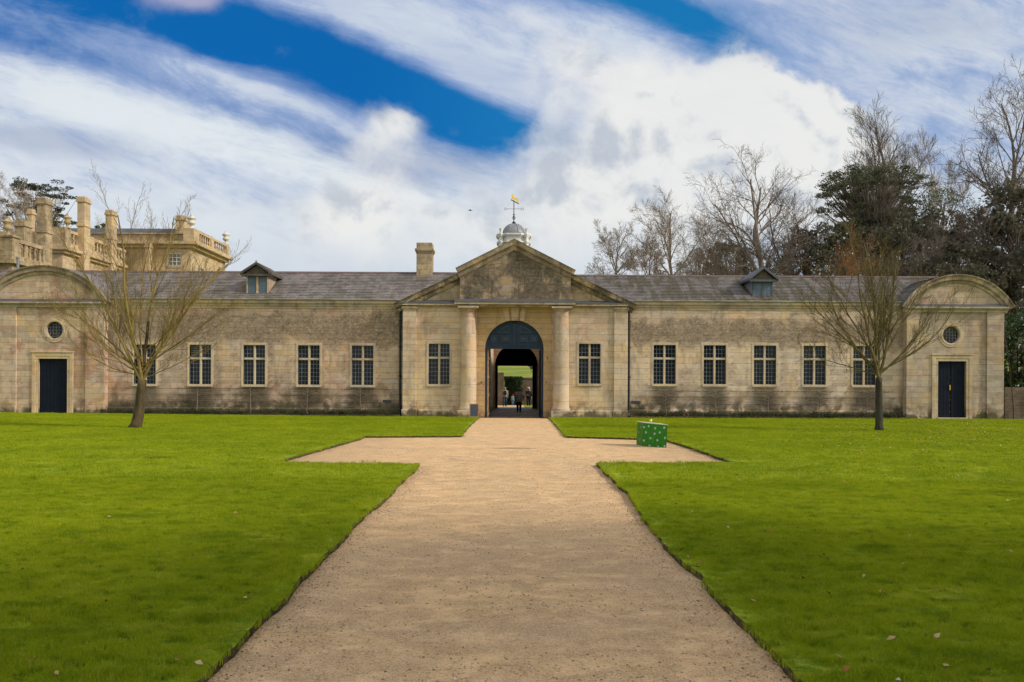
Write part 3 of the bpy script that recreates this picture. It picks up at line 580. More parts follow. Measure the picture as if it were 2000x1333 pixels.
# cornice and gutter on the wings
CORN = [(-0.05, -0.42), (0.03, -0.42), (0.035, -0.33), (0.07, -0.30), (0.075, -0.22), (0.14, -0.16), (0.17, -0.13), (0.17, -0.04), (0.20, 0.0), (-0.05, 0.0)]
for x0, x1, ze in ((XL0, XL1, ZE_L), (XR0, XR1, ZE_R)):
    m = MB(); m.sweep([(x0, ze), (x1, ze)], CORN, YW); part(m, 'cornice', M['cornice'])
    m = MB(); m.sweep([(x0, ze + 0.008), (x1, ze + 0.008)], [(0.02, 0.0), (0.20, 0.0), (0.25, 0.03), (0.26, 0.085), (0.22, 0.085), (0.20, 0.05), (0.02, 0.05)], YW); part(m, 'gutter', M['gutter'])
# training wires with their pins, low on both wing walls
for x0, x1 in ((XL0 + 0.4, XL1 - 0.4), (XR0 + 0.4, XR1 - 0.4)):
    m = MB(); rnd = random.Random(3)
    for zz in (0.80, 1.15, 1.50):
        n = 40; m.tube([(x0 + (x1 - x0) * i / n, YW - 0.045, zz + rnd.uniform(-0.008, 0.008)) for i in range(n + 1)], 0.006, 3)
    hs = wl if x0 < 0 else wr
    for i, h in enumerate(hs):
        for sx in (-1, 1):
            for q in range(7):
                xx = h[0] + sx * (h[3] / 2 + 0.36 + 0.0); zz = 1.5 + q * 0.38; m.box(xx - 0.014, xx + 0.014, YW - 0.035, YW + 0.01, zz - 0.014, zz + 0.014)
            if i < 4 and sx == 1:
                xa, xb = h[0] + h[3] / 2 + 0.3, hs[i + 1][0] - hs[i + 1][3] / 2 - 0.3
                for zz in (1.95, 2.55): m.tube([(xa, YW - 0.04, zz), ((xa + xb) / 2, YW - 0.04, zz - 0.01), (xb, YW - 0.04, zz)], 0.005, 3)
    part(m, 'training_wire', M['iron'])
# air vents
for px, py, w in ((756, 784, 17), (1242, 786, 18)):
    x, z = W(px, py, YW); w = w * YW / F / 2; m = MB(); m.box(x - w, x + w, YW - 0.03, YW + 0.02, z - 0.075, z + 0.075)
    for q in range(7): m.box(x - w + 0.03 + q * w * 0.27, x - w + 0.05 + q * w * 0.27, YW - 0.045, YW - 0.028, z - 0.06, z + 0.06)
    part(m, 'vent', M['vent'])
# --- centre block
CXL, CXR = X(786), X(1226)
wc = [hole(857.5, 672, 751, 41, YF), hole(1151.5, 672, 750, 42, YF)]
ZCE = 0.5 * (Z(600, 900) + Z(601, 1110))       # underside of the centre entablature
acx = X(1004.5, 690); ar = 57.5 * YF / F; azs = Z(683, 1004)   # arch centre, radius, springing
RECT = (acx - 2.02, acx + 2.02, azs, ZCE)
m = MB(); holes = [(c - w / 2, c + w / 2, a, b, 1) for c, a, b, w in wc]
x_a, x_b = acx - 2.02, acx + 2.02; YB = YF + 0.22            # the gateway bay lies back between the columns
wall(m, CXL, x_a, -0.3, ZCE, YF, holes[:1], 0.28); m.quad((x_a, YF, -0.3), (x_a, YB, -0.3), (x_a, YB, ZCE), (x_a, YF, ZCE)); part(m, 'wall', M['centre'])
m = MB(); wall(m, x_b, CXR, -0.3, ZCE, YF, holes[1:], 0.28); m.quad((x_b, YF, -0.3), (x_b, YB, -0.3), (x_b, YB, ZCE), (x_b, YF, ZCE)); part(m, 'wall', M['centre'])
for c, a, b, w in wc: cross_window(c, a, b, w, YF)
m = MB(); wall(m, x_a, x_b, -0.3, azs, YB, [(acx - ar, acx + ar, -0.3, azs, 0)])
m.quad((acx - ar, YB, -0.3), (acx - ar, YB, azs), (acx - ar, YB + 0.6, azs), (acx - ar, YB + 0.6, -0.3)); m.quad((acx + ar, YB, -0.3), (acx + ar, YB, azs), (acx + ar, YB + 0.6, azs), (acx + ar, YB + 0.6, -0.3))
ring_fill(m, acx, azs, ar, RECT, YB, 0.6, 0, math.pi, 36)
part(m, 'gateway_wall', stone('gateway_stone', (0.50, 0.36, 0.195), algae=(0.25, 0.5), pink=0.2, stain=0.15, seed=17, contrast=0.4))
# passage: walls, ceiling and the second archway
def arch_pts(cx, r, zs, n=20): return [(cx + r * math.cos(math.pi * j / n), zs + r * math.sin(math.pi * j / n)) for j in range(n + 1)]
m = MB()
for sx in (-1, 1):                                   # side walls of the front range
    xw = acx + sx * (ar + 0.04); m.quad((xw, YB + 0.6, -0.3), (xw, YF + 6.3, -0.3), (xw, YF + 6.3, 5.4), (xw, YB + 0.6, 5.4))
m.quad((acx - 2, YB + 0.6, 5.4), (acx + 2, YB + 0.6, 5.4), (acx + 2, YF + 6.3, 5.4), (acx - 2, YF + 6.3, 5.4))
part(m, 'passage_wall', M['centre'])
xl2 = W(966, 800, 62.0)[0]; xr2 = W(1050, 800, 62)[0]; c2 = (xl2 + xr2) / 2; r2 = (xr2 - xl2) / 2; zs2 = 4.75 - r2
m = MB(); wall(m, c2 - 3.2, c2 + 3.2, -0.3, zs2, 62.0, [(xl2, xr2, -0.3, zs2, 0)]); ring_fill(m, c2, zs2, r2, (c2 - 3.2, c2 + 3.2, zs2, 6.6), 62.0, 0.4, 0, math.pi, 24)
for xx in (xl2, xr2): m.quad((xx, 62.0, -0.3), (xx, 62.4, -0.3), (xx, 62.4, zs2), (xx, 62.0, zs2))
part(m, 'inner_arch', stone('inner_arch_stone', (0.36, 0.26, 0.17), pink=0.5, stain=0.3, seed=18))
m = MB(); xs_ = W(956.5, 810, 53.2)[0]; m.box(xs_ - 0.35, xs_, 53.1, 61.99, -0.3, 5.6); part(m, 'court_wall', M['centre'])
m = MB(); m.box(2.05, 2.4, 53.1, 61.99, -0.3, 5.6); part(m, 'court_wall', M['centre'])
m = MB(); xo0, xo1 = W(972, 760, 68)[0], W(1040, 760, 68)[0]; zo = W(1004, 715, 68)[1]
wall(m, c2 - 3.2, c2 + 3.2, -0.3, 6.6, 68.0, [(xo0, xo1, -0.3, zo, 1)], 0.4)
m.quad((xl2 - 0.04, 62.4, -0.3), (xl2 - 0.04, 68, -0.3), (xl2 - 0.04, 68, 6.6), (xl2 - 0.04, 62.4, 6.6)); m.quad((xr2 + 0.04, 62.4, -0.3), (xr2 + 0.04, 68, -0.3), (xr2 + 0.04, 68, 6.6), (xr2 + 0.04, 62.4, 6.6))
m.quad((c2 - 3.2, 62.4, 6.6), (c2 + 3.2, 62.4, 6.6), (c2 + 3.2, 68.4, 6.6), (c2 - 3.2, 68.4, 6.6))
part(m, 'rear_passage', M['black'])
# rear range body, kept below the front roofs
m = MB()
for a, b in ((-20, c2 - 3.2), (c2 + 3.2, 20)): m.box(a, b, 62.0, 68.2, -0.3, 6.3)
m.prism_x([(61.9, 6.3), (68.3, 6.3), (65.1, 7.6)], -20, 20); part(m, 'rear_range', M['wing_left'])
# gateway doors: fixed panelled lunette and two leaves standing open
yd = YB + 0.20; m = MB(); zb = Z(682, 1004, yd)
pts = [(acx - ar + 0.005, zb)] + [(acx + ar - 0.005, zb)] + [(x, z) for x, z in arch_pts(acx, ar - 0.005, azs) if z > zb + 0.01]
m.prism(pts, yd, yd + 0.10)
m.box(acx - ar + 0.01, acx + ar - 0.01, yd - 0.05, yd - 0.001, zb, zb + 0.13)
m.box(acx - 0.09, acx + 0.09, yd - 0.045, yd - 0.001, zb + 0.132, azs + ar - 0.06)
m.sweep([(x, z) for x, z in arch_pts(acx, ar - 0.012, azs)][::-1], [(0.045, -0.11), (0.045, 0.0), (0.001, 0.0), (0.001, -0.11)], yd)
lun = part(m, 'lunette', M['navy_light'], bevel=0.008)
def panel(mb, poly, y, w=0.05):
    mb.sweep(poly, [(0.05, -w), (0.05, 0.0), (0.001, 0.0), (0.001, -w)], y, closed=True)
for sx in (-1, 1):
    for (a, b) in ((0.28, 0.72), (0.88, 1.26)):
        m = MB(); q = sorted([acx + sx * a, acx + sx * b]); panel(m, [(q[0], zb + 0.38), (q[0], zb + 0.72), (q[1], zb + 0.72), (q[1], zb + 0.38)], yd); m.box(q[0] + 0.09, q[1] - 0.09, yd - 0.025, yd - 0.001, zb + 0.45, zb + 0.65)
        m.build('panel', M['panel'], lun)
    m = MB(); rr = ar - 0.24; base = zb + 0.86; ang = [(0.28, base)] ; n = 9; t0 = math.asin((base - azs) / rr)
    t1 = math.acos(0.28 / rr); arc = [(rr * math.cos(t0 + (t1 - t0) * i / n), azs + rr * math.sin(t0 + (t1 - t0) * i / n)) for i in range(n + 1)]
    poly = [(0.28, base)] + arc; poly = [(acx + sx * p, q) for p, q in poly]
    if sx < 0: pass
    else: poly = poly[::-1]
    panel(m, poly, yd); m.build('panel', M['panel'], lun)
for sx in (-1, 1):
    m = MB(); m.box(*(sorted([acx + sx * (ar - 0.002), acx + sx * (ar - 0.09)])), yd - 0.02, yd + 0.12, 0.0, zb - 0.002); fr = part(m, 'door_frame', M['navy_light'])
m = MB(); xd = acx - ar + 0.12; m.box(xd, xd + 0.07, yd + 0.14, yd + 1.68, 0.03, zb - 0.02)
for q in range(4): m.box(xd + 0.071, xd + 0.10, yd + 0.14, yd + 1.68, 0.15 + q * 1.0, 0.28 + q * 1.0)
dl = part(m, 'gate_leaf', M['pale_wood'], label='pale timber gate leaf standing open inside the arch'); 
m = MB(); xd = acx + ar - 0.12; m.box(xd - 0.07, xd, yd + 0.14, yd + 1.68, 0.03, zb - 0.02); part(m, 'gate_leaf', M['navy'])
# keystones
for a, b, c, d, o in ((981, 993.5, 987, 995.5, 0.07), (997.5, 1013.5, 1000, 1011.5, 0.13), (1017.5, 1030, 1015.5, 1024, 0.07)):
    zt, zb_ = ZCE - 0.002, azs + ar * 0.985; m = MB()
    m.prism([(X(c, 620), zb_), (X(d, 620), zb_), (X(b, 600), zt), (X(a, 600), zt)], YB - o, YB + 0.02 + 0.0); part(m, 'keystone', M['dress'], bevel=0.01)
for px, py in ((940.5, 747), (1067, 747), (1069, 700)):      # door holdback pins
    m = MB(); x, z = W(px, py, YB); m.box(x - 0.03, x + 0.03, YB - 0.05, YB + 0.02, z - 0.03, z + 0.03); part(m, 'wall_hook', M['iron'])
# columns
def column(pcx, r):
    c = X(pcx, 700); yc = YF - 0.12; zt = ZCE; zb = 0.42
    m = MB(); prof = []
    for i in range(15):
        t = i / 14; rr = r * (1.0 - 0.115 * t ** 1.7); prof.append((rr, zb + 0.22 + (zt - 0.28 - zb - 0.22) * t))
    prof = [(r * 1.16, zb), (r * 1.2, zb + 0.05), (r * 1.16, zb + 0.12), (r * 1.06, zb + 0.14), (r * 1.06, zb + 0.18)] + prof
    rt = prof[-1][0]; prof += [(rt * 1.06, zt - 0.26), (rt * 1.0, zt - 0.24), (rt * 1.02, zt - 0.17), (rt * 1.2, zt - 0.11), (rt * 1.24, zt - 0.10)]
    m.lathe(prof, c, yc, 40); o = part(m, 'column', M['column']); smooth_angle(o, 35)
    m = MB(); m.box(c - r * 1.28, c + r * 1.28, yc - r * 1.28, YF + 0.25, zt - 0.10, zt - 0.001); m.build('capital', M['cornice'], o, bevel=0.01)
    m = MB(); m.box(c - r * 1.28, c + r * 1.28, yc - r * 1.28, YF + 0.25, -0.3, zb); m.build('base', M['column'], o, bevel=0.02)
column(915, 0.43); column(1096, 0.43)
# outer pilasters with capital and base
def pilaster(px0, px1, zt, mat, out=0.14, Y=YF, cap=True, base=True):
    a, b = X(px0, 700, Y), X(px1, 700, Y); m = MB(); m.box(a, b, Y - out, Y + 0.02, -0.3, zt - (0.2 if cap else 0.002)); o = part(m, 'pilaster', mat, bevel=0.012)
    if cap:
        m = MB(); m.sweep([(a, zt), (b, zt)], [(-0.02, -0.2), (out + 0.004, -0.2), (out + 0.03, -0.17), (out + 0.03, -0.14), (out + 0.09, -0.07), (out + 0.10, 0.0), (-0.02, 0.0)], Y)
        m.box(a - 0.07, a - 0.001, Y - out - 0.06, Y + 0.02, zt - 0.12, zt - 0.002); m.box(b + 0.001, b + 0.07, Y - out - 0.06, Y + 0.02, zt - 0.12, zt - 0.002); m.build('capital', M['cornice'], o)
    if base: m = MB(); m.box(a - 0.06, b + 0.06, Y - out - 0.06, Y + 0.02, -0.3, 0.45); m.build('base', mat, o, bevel=0.03)
pilaster(787, 813, ZCE, M['centre'], 0.10); pilaster(1199, 1225, ZCE, M['centre'], 0.10)
for a_, b_ in ((817, 897), (1115, 1195)): m = MB(); m.prism_x([(YF + 0.02, -0.3), (YF - 0.05, -0.3), (YF - 0.05, 0.40), (YF - 0.001, 0.44), (YF + 0.02, 0.44)], X(a_), X(b_)); part(m, 'plinth', M['centre'])
# entablature: horizontal cornice, the middle stretch standing forward
def entab(x0, x1, y, ztop, h):
    m = MB(); m.sweep([(x0, ztop), (x1, ztop)], [(-0.05, -h), (0.02, -h), (0.04, -h * 0.62), (0.22, -h * 0.55), (0.25, -h * 0.5), (0.25, -h * 0.08), (0.28, 0.0), (-0.05, 0.0)], y); part(m, 'cornice', M['cornice'])
    m = MB(); m.prism_x([(y + 0.04, ztop + 0.002), (y - 0.28, ztop + 0.002), (y - 0.28, ztop + 0.03), (y + 0.04, ztop + 0.20)], x0, x1); part(m, 'lead_flashing', M['lead_dark'])
yM = YF - 0.42; ZT = ZCE + 0.20
xm0, xm1 = X(889, 592), X(1122, 592)
entab(X(778, 592), xm0 + 0.0, YF, ZT - 0.03, 0.2); entab(xm1, X(1238, 592), YF, ZT - 0.03, 0.2); entab(xm0, xm1, yM, ZT, 0.2)
m = MB(); m.box(X(897), X(1114), yM + 0.02, YB + 0.1, ZCE + 0.001, ZT - 0.004); part(m, 'soffit', M['cornice'])
# tympana
apx, apz = X(1004.5, 470), Z(482, 1004)
zl = ZT - 0.02
exl, exr = X(776, 592), X(1240, 592)
slope = (Z(476) - Z(594)) / (X(1004.5) - X(770))
m = MB(); zlo = Z(592); tri = [(exl + 0.3, zl), (exr - 0.3, zl), (X(1130), zl + (exr - 0.3 - X(1130)) * slope), (X(880), zl + (X(880) - exl - 0.3) * slope)]
m.prism(tri, YF, YF + 0.3); part(m, 'tympanum', M['tymp_side'])
tx0, tx1 = X(899, 560), X(1114, 560); zsd = Z(540, 899)
m = MB(); m.prism([(tx0, zl), (tx1, zl), (tx1, zsd), (apx, zsd + (apx - tx0) * slope), (tx0, zsd)], yM + 0.06, YF + 0.3); part(m, 'tympanum', M['tymp'], label='dark lichen-stained central pediment panel')
RK = [(-0.02, -0.50), (0.06, -0.50), (0.10, -0.40), (0.10, -0.33), (0.26, -0.24), (0.26, -0.08), (0.33, 0.0), (-0.02, 0.0)]
# middle raking cornice (top line)
mxl, mxr = X(891, 530), X(1119 + 4, 530); zt_ap = Z(470.5, 1004); 
m = MB(); dz = (apx - mxl) * slope; dz2 = (mxr - apx) * slope
m.sweep([(mxl, zt_ap - dz), (apx, zt_ap), (mxr, zt_ap - dz2)], RK, yM + 0.08); part(m, 'raking_cornice', M['rake'], label='upper raking cornice')
m = MB(); sl2 = (Z(536) - Z(595)) / (X(893) - X(770))
m.sweep([(X(770, 594), Z(594, 770)), (X(893), Z(536, 893))], RK, YF + 0.0); part(m, 'raking_cornice', M['rake_dark'])
m = MB(); m.sweep([(X(1116), Z(536, 1116)), (X(1242, 594), Z(596, 1242))], RK, YF + 0.0); part(m, 'raking_cornice', M['rake_dark'])
# roof of the centre block running back
m = MB(); yb = YF + 6.4
for dy0, zo_ in ((yM + 0.05, -0.02),):
    m.poly([(mxl, dy0, zt_ap - dz - 0.02), (apx, dy0, zt_ap - 0.02), (apx, yb, zt_ap - 0.02), (mxl, yb, zt_ap - dz - 0.02)]); m.poly([(apx, dy0, zt_ap - 0.02), (mxr, dy0, zt_ap - dz2 - 0.02), (mxr, yb, zt_ap - dz2 - 0.02), (apx, yb, zt_ap - 0.02)])
m.poly([(X(770), YF, Z(594, 770) - 0.02), (X(893), YF, Z(536, 893) - 0.02), (X(893), yb, Z(536, 893) - 0.02), (X(770), yb, Z(594, 770) - 0.02)])
m.poly([(X(1116), YF, Z(536, 1116) - 0.02), (X(1242), YF, Z(596, 1242) - 0.02), (X(1242), yb, Z(596, 1242) - 0.02), (X(1116), yb, Z(536, 1116) - 0.02)])
part(m, 'roof', M['slate_l'])
m = MB(); m.prism([(CXL, -0.3), (acx - ar - 0.05, -0.3), (acx - ar - 0.05, 5.45), (acx + ar + 0.05, 5.45), (acx + ar + 0.05, -0.3), (CXR, -0.3), (CXR, ZT), (mxr, zt_ap - dz2 - 0.2), (apx, zt_ap - 0.2), (mxl, zt_ap - dz - 0.2), (CXL, ZT)], yb - 0.3, yb); part(m, 'rear_wall', M['wing_left'])
# downpipes
for px, lean in ((781.5, 0), (1228.5, 0)):
    x = X(px, 700, YW - 0.1); m = MB(); zt = Z(601, px, YW)
    m.tube([(x, YW - 0.26, zt + 0.30), (x, YW - 0.24, zt + 0.05), (x, YW - 0.12, zt - 0.2), (x, YW - 0.12, 0.3), (x, YW - 0.2, 0.15)], 0.055, 10, True)
    for zz in (0.6, 2.2, 3.8, 5.2): m.box(x - 0.10, x + 0.10, YW - 0.13, YW - 0.002, zz, zz + 0.06)
    m.box(x - 0.11, x + 0.11, YW - 0.34, YW - 0.10, zt + 0.12, zt + 0.32)
    part(m, 'downpipe', M['iron'], smooth=False)
# chimney on the left roof
def chimney_stack(px0, px1, py0, py1, Y, d, parent, mat, pots=0, cap=True):
    a, b = X(px0, py0, Y), X(px1, py0, Y); zt, zb = Z(py0, (px0 + px1) / 2, Y), Z(py1, (px0 + px1) / 2, Y) - 0.8; h = zt - zb; m = MB()
    m.box(a, b, Y, Y + d, zb, zt - 0.002)
    if cap: e = (b - a) * 0.10; m.box(a - e, b + e, Y - e, Y + d + e, zt - h * 0.16 - 0.1, zt - h * 0.16 + 0.05); m.box(a - e * .5, b + e * .5, Y - e * .5, Y + d + e * .5, zt - h * 0.16 - 0.2, zt - h * 0.16 - 0.102)
    return m.build('chimney', mat, parent, bevel=0.02)
chimney_stack(813.5, 844, 474, 531, YR - 0.45, 0.9, SB, M['chimney'])
# dormers
def dormer(px0, px1, py_sill, py_head, py_apex, over, wing, mat_side, mat_front, ze, zr):
    a, b = X(px0, 560, YW), X(px1, 560, YW); sl = (zr - ze) / (YR - YW + 0.22); Yd = YW + 0.55; s_ = Yd / YW
    a, b = a * s_, b * s_; zs = Z(py_sill, (px0 + px1) / 2, Yd); zh = Z(py_head, (px0 + px1) / 2, Yd); za = Z(py_apex, (px0 + px1) / 2, Yd); c = (a + b) / 2
    e = MB(); yb = Yd + 2.6
    e.prism([(a, zs - 0.25), (b, zs - 0.25), (b, zh), (a, zh)], Yd + 0.02, yb); d = part(e, 'dormer', mat_side)
    ov = over; e = MB(); w2 = (b - a) / 2 + ov; T = 0.13; ze_ = zh - 0.02
    for sx in (-1, 1):
        e.prism([(c, za), (c, za - T), (c + sx * w2, ze_ - 0.10), (c + sx * w2, ze_ + 0.04)], Yd - 0.32, yb)
    e.box(c - w2 + 0.05, c + w2 - 0.05, Yd - 0.26, Yd + 0.0, ze_ - 0.16, ze_ - 0.05); e.build('dormer_roof', M['lead_dark'] if wing else M['old_wood'], d)
    e = MB(); e.prism([(c - w2 + 0.2, ze_ - 0.045), (c + w2 - 0.2, ze_ - 0.045), (c, za - T - 0.02)], Yd - 0.12, Yd + 0.1); e.build('gable', M['old_wood'], d)
    e = MB()
    for q0, q1 in ((a + 0.0, a + 0.06), (c - 0.055, c + 0.055), (b - 0.06, b)): e.box(q0, q1, Yd - 0.05, Yd + 0.06, zs, zh - 0.17)
    e.box(a - 0.02, b + 0.02, Yd - 0.09, Yd + 0.03, zs - 0.07, zs - 0.002); e.build('window_frame', M['pale_wood'] if not wing else M['lead_dark'], d)
    e = MB()
    for q0, q1 in ((a + 0.06, c - 0.055), (c + 0.055, b - 0.06)):
        e.box(q0, q1, Yd - 0.02, Yd + 0.015, zs, zh - 0.17)
        e.box((q0 + q1) / 2 - 0.012, (q0 + q1) / 2 + 0.012, Yd - 0.03, Yd - 0.021, zs, zh - 0.17)
        e.box(q0, q1, Yd - 0.032, Yd - 0.0215, (zs + zh) / 2 - 0.1, (zs + zh) / 2 - 0.076)
    e.build('shutter', M['dormer_shutter'], d)
    e = MB(); e.prism([(a - 0.35, zs - 0.22), (b + 0.35, zs - 0.22), (b + 0.1, zs - 0.06), (a - 0.1, zs - 0.06)], Yd - 0.18, Yd + 0.02)
    e.v = [(x, y - (zs - 0.06 - z) * 1.6, z) for x, y, z in e.v]; e.build('flashing', M['lead'], d)
    e = MB(); e.lathe([(0.03, za - 0.02), (0.05, za + 0.03), (0.045, za + 0.07), (0.0, za + 0.10)], c, Yd - 0.25, 8); e.build('finial', M['lead'], d)
dormer(482, 524, 575, 534, 513, 0.28, 0, simple('dormer_cheek_boards', (0.30, 0.24, 0.17), 0.8, 0.25, 5), None, ZE_L, ZR_L)
dormer(1469, 1509, 582, 545, 522, 0.25, 1, M['lead'], None, ZE_R, ZR_R)
# cupola with dome, urns and the weather vane
YC = 52.0; cxp = 1004.0
cu = MB(); cX = X(1003.5, 450, YC); s = YC / F
zt = Z(460, 1004, YC); O8 = math.pi / 8; q8 = 1 / math.cos(O8)
def oc(r, a, b): cu.lathe([(r * s * q8, a), (r * s * q8, b)], cX, YC, 8, rot=O8)
oc(29, Z(540, 1004, YC), zt - 0.24); oc(34, zt - 0.135, zt - 0.04); oc(32, zt - 0.19, zt - 0.136); oc(30.5, zt - 0.239, zt - 0.191); oc(33, zt - 0.56, zt - 0.49)
for q in range(4):
    t = math.pi / 4 + math.pi / 2 * q; dx_, dy_ = math.cos(t), math.sin(t); bx_, by_ = cX + dx_ * 33 * s, YC + dy_ * 33 * s
    for r_, a, b in ((4.2, zt - 0.9, zt - 0.24), (8.0, zt - 0.13, zt - 0.045), (6.2, zt - 0.235, zt - 0.131), (7.4, zt - 0.55, zt - 0.485), (5.8, zt - 0.62, zt - 0.551)): cu.lathe([(r_ * s, a), (r_ * s, b)], bx_ + dx_ * 2 * s, by_ + dy_ * 2 * s, 4, rot=0.0)
cup = part(cu, 'cupola', M['white'], bevel=0.01)
rd = 22.7 * s; dm = MB(); zd = zt - 0.04; Hd = (460 - 438.5) * s * 1.02
prof = [(rd * 1.05, zd), (rd * 1.05, zd + 0.05)] + [(rd * math.cos(t), zd + 0.05 + Hd * math.sin(t)) for t in [math.pi / 2 * i / 12 * 0.97 for i in range(13)]]
dm.lathe(prof, cX, YC, 8 * 5); d_ = dm.build('dome', M['dome'], cup); smooth_angle(d_, 30)
rb = MB()
for q in range(8):
    t = math.pi / 4 * q + 0.39; rb.tube([(cX + math.cos(t) * (rd + 0.01) * math.cos(e), YC + math.sin(t) * (rd + 0.01) * math.cos(e), zd + 0.05 + (Hd + 0.01) * math.sin(e)) for e in [math.pi / 2 * i / 8 for i in range(9)]], 0.018, 5)
rb.build('dome_rib', M['lead'], cup)
def urn_prof(h, r): return [(r * .62, 0), (r * .62, h * .07), (r * .34, h * .10), (r * .26, h * .20), (r * .42, h * .26), (r * .80, h * .33), (r * .86, h * .42), (r * .60, h * .47), (r * .66, h * .58), (r * 1.0, h * .66), (r * 1.04, h * .69), (r * .70, h * .72), (r * .62, h * .78), (r * .24, h * .84), (r * .20, h * .88), (r * .26, h * .93), (r * .10, h * .96), (0.0, h)]
def urn_prof_old(h, r): return [(r * .55, 0), (r * .6, h * .06), (r * .3, h * .12), (r * .28, h * .2), (r * .75, h * .34), (r * 1.0, h * .55), (r * 1.05, h * .68), (r * .8, h * .72), (r * .85, h * .76), (r * .5, h * .82), (r * .2, h * .9), (r * .22, h * .94), (0.0, h)]
for sx in (-1, 1):
    for sy in (-1, 1):
        um = MB(); hU = 12.5 * s; pr = [(0.03, 0), (0.09, 0.02), (0.11, hU * .5), (0.14, hU * .75), (0.15, hU * .78), (0.05, hU * .82), (0.03, hU * .9), (0.0, hU)]
        um.lathe([(r * 0.85, z + zt - 0.04) for r, z in pr], cX + sx * 24.5 * s, YC + sy * 24.5 * s, 12); um.build('urn', M['white'], cup)
zb = zd + 0.05 + Hd
wv = MB(); wv.lathe([(0.10, zb - 0.03), (0.11, zb + 0.10), (0.05, zb + 0.12), (0.025, zb + 0.2)], cX, YC, 10); zp = Z(389, 1004, YC); wv.tube([(cX, YC, zb), (cX, YC, zp)], [0.028, 0.022], 6, True)
wv.lathe([(0.02, zb + 0.50), (0.07, zb + 0.54), (0.02, zb + 0.60)], cX, YC, 8)
for q in range(4):
    t = math.pi / 2 * q + 0.5; wv.tube([(cX + math.cos(t) * 0.10 * math.sin(math.pi * i / 8), YC + math.sin(t) * 0.10 * math.sin(math.pi * i / 8), zb + 0.24 + 0.24 * i / 8) for i in range(9)], 0.012, 4)
za_ = Z(408.5, 1004, YC)
wv.tube([(cX - 0.42, YC, za_), (cX + 0.42, YC, za_)], 0.012, 5); wv.tube([(cX, YC - 0.42, za_), (cX, YC + 0.42, za_)], 0.012, 5)
for sx in (-1, 1): wv.tube([(cX + sx * (0.50 + 0.08 * math.cos(t)), YC, za_ + 0.06 * math.sin(t)) for t in [2 * math.pi * i / 10 for i in range(11)]], 0.010, 4)
vane = part(wv, 'weather_vane', M['iron'])
fg = MB(); p0 = (X(998, 391.5, YC), Z(391.5, 998, YC)); p1 = (X(1013.5, 399.5, YC), Z(399.5, 1013.5, YC))
fg.prism([p0, (p1[0], p1[1] - 0.0), (p1[0], p1[1] + 0.05), (p0[0], p0[1] + 0.05)], YC - 0.02, YC + 0.02); fg.build('vane_bar', M['iron'], vane)
fg = MB(); dx, dz_ = p1[0] - p0[0], p1[1] - p0[1]
def vp(a, b): return (p0[0] + dx * a, p0[1] + dz_ * a + 0.06 + b)
body = [vp(0.02, 0.0), vp(0.12, 0.0), vp(0.16, 0.08), vp(0.30, 0.10), vp(0.34, 0.02), vp(0.42, 0.02), vp(0.44, 0.11), vp(0.68, 0.11), vp(0.70, 0.02), vp(0.80, 0.02), vp(0.80, 0.10), vp(0.90, 0.03), vp(0.98, 0.03), vp(0.96, 0.15), vp(0.92, 0.22), vp(0.80, 0.25), vp(0.55, 0.21), vp(0.36, 0.22), vp(0.26, 0.28), vp(0.18, 0.37), vp(0.08, 0.30), vp(0.10, 0.20), vp(0.06, 0.10)]
i0 = len(fg.v); tri_ = delaunay_2d_cdt([Vector(p) for p in body], [], [list(range(len(body)))], 1, 1e-5)
vs, fs = tri_[0], tri_[2]
for yy, rev in ((YC - 0.025, 0), (YC + 0.025, 1)):
    b0 = len(fg.v); fg.v += [(v_.x, yy, v_.y) for v_ in vs]; fg.f += [tuple(b0 + q for q in (f_ if not rev else f_[::-1])) for f_ in fs]
nb = len(vs)
for j in range(len(body)): k2 = (j + 1) % len(body); fg.f.append((i0 + j, i0 + k2, i0 + nb + k2, i0 + nb + j))
fg.build('gilded_beast', M['gold'], vane)
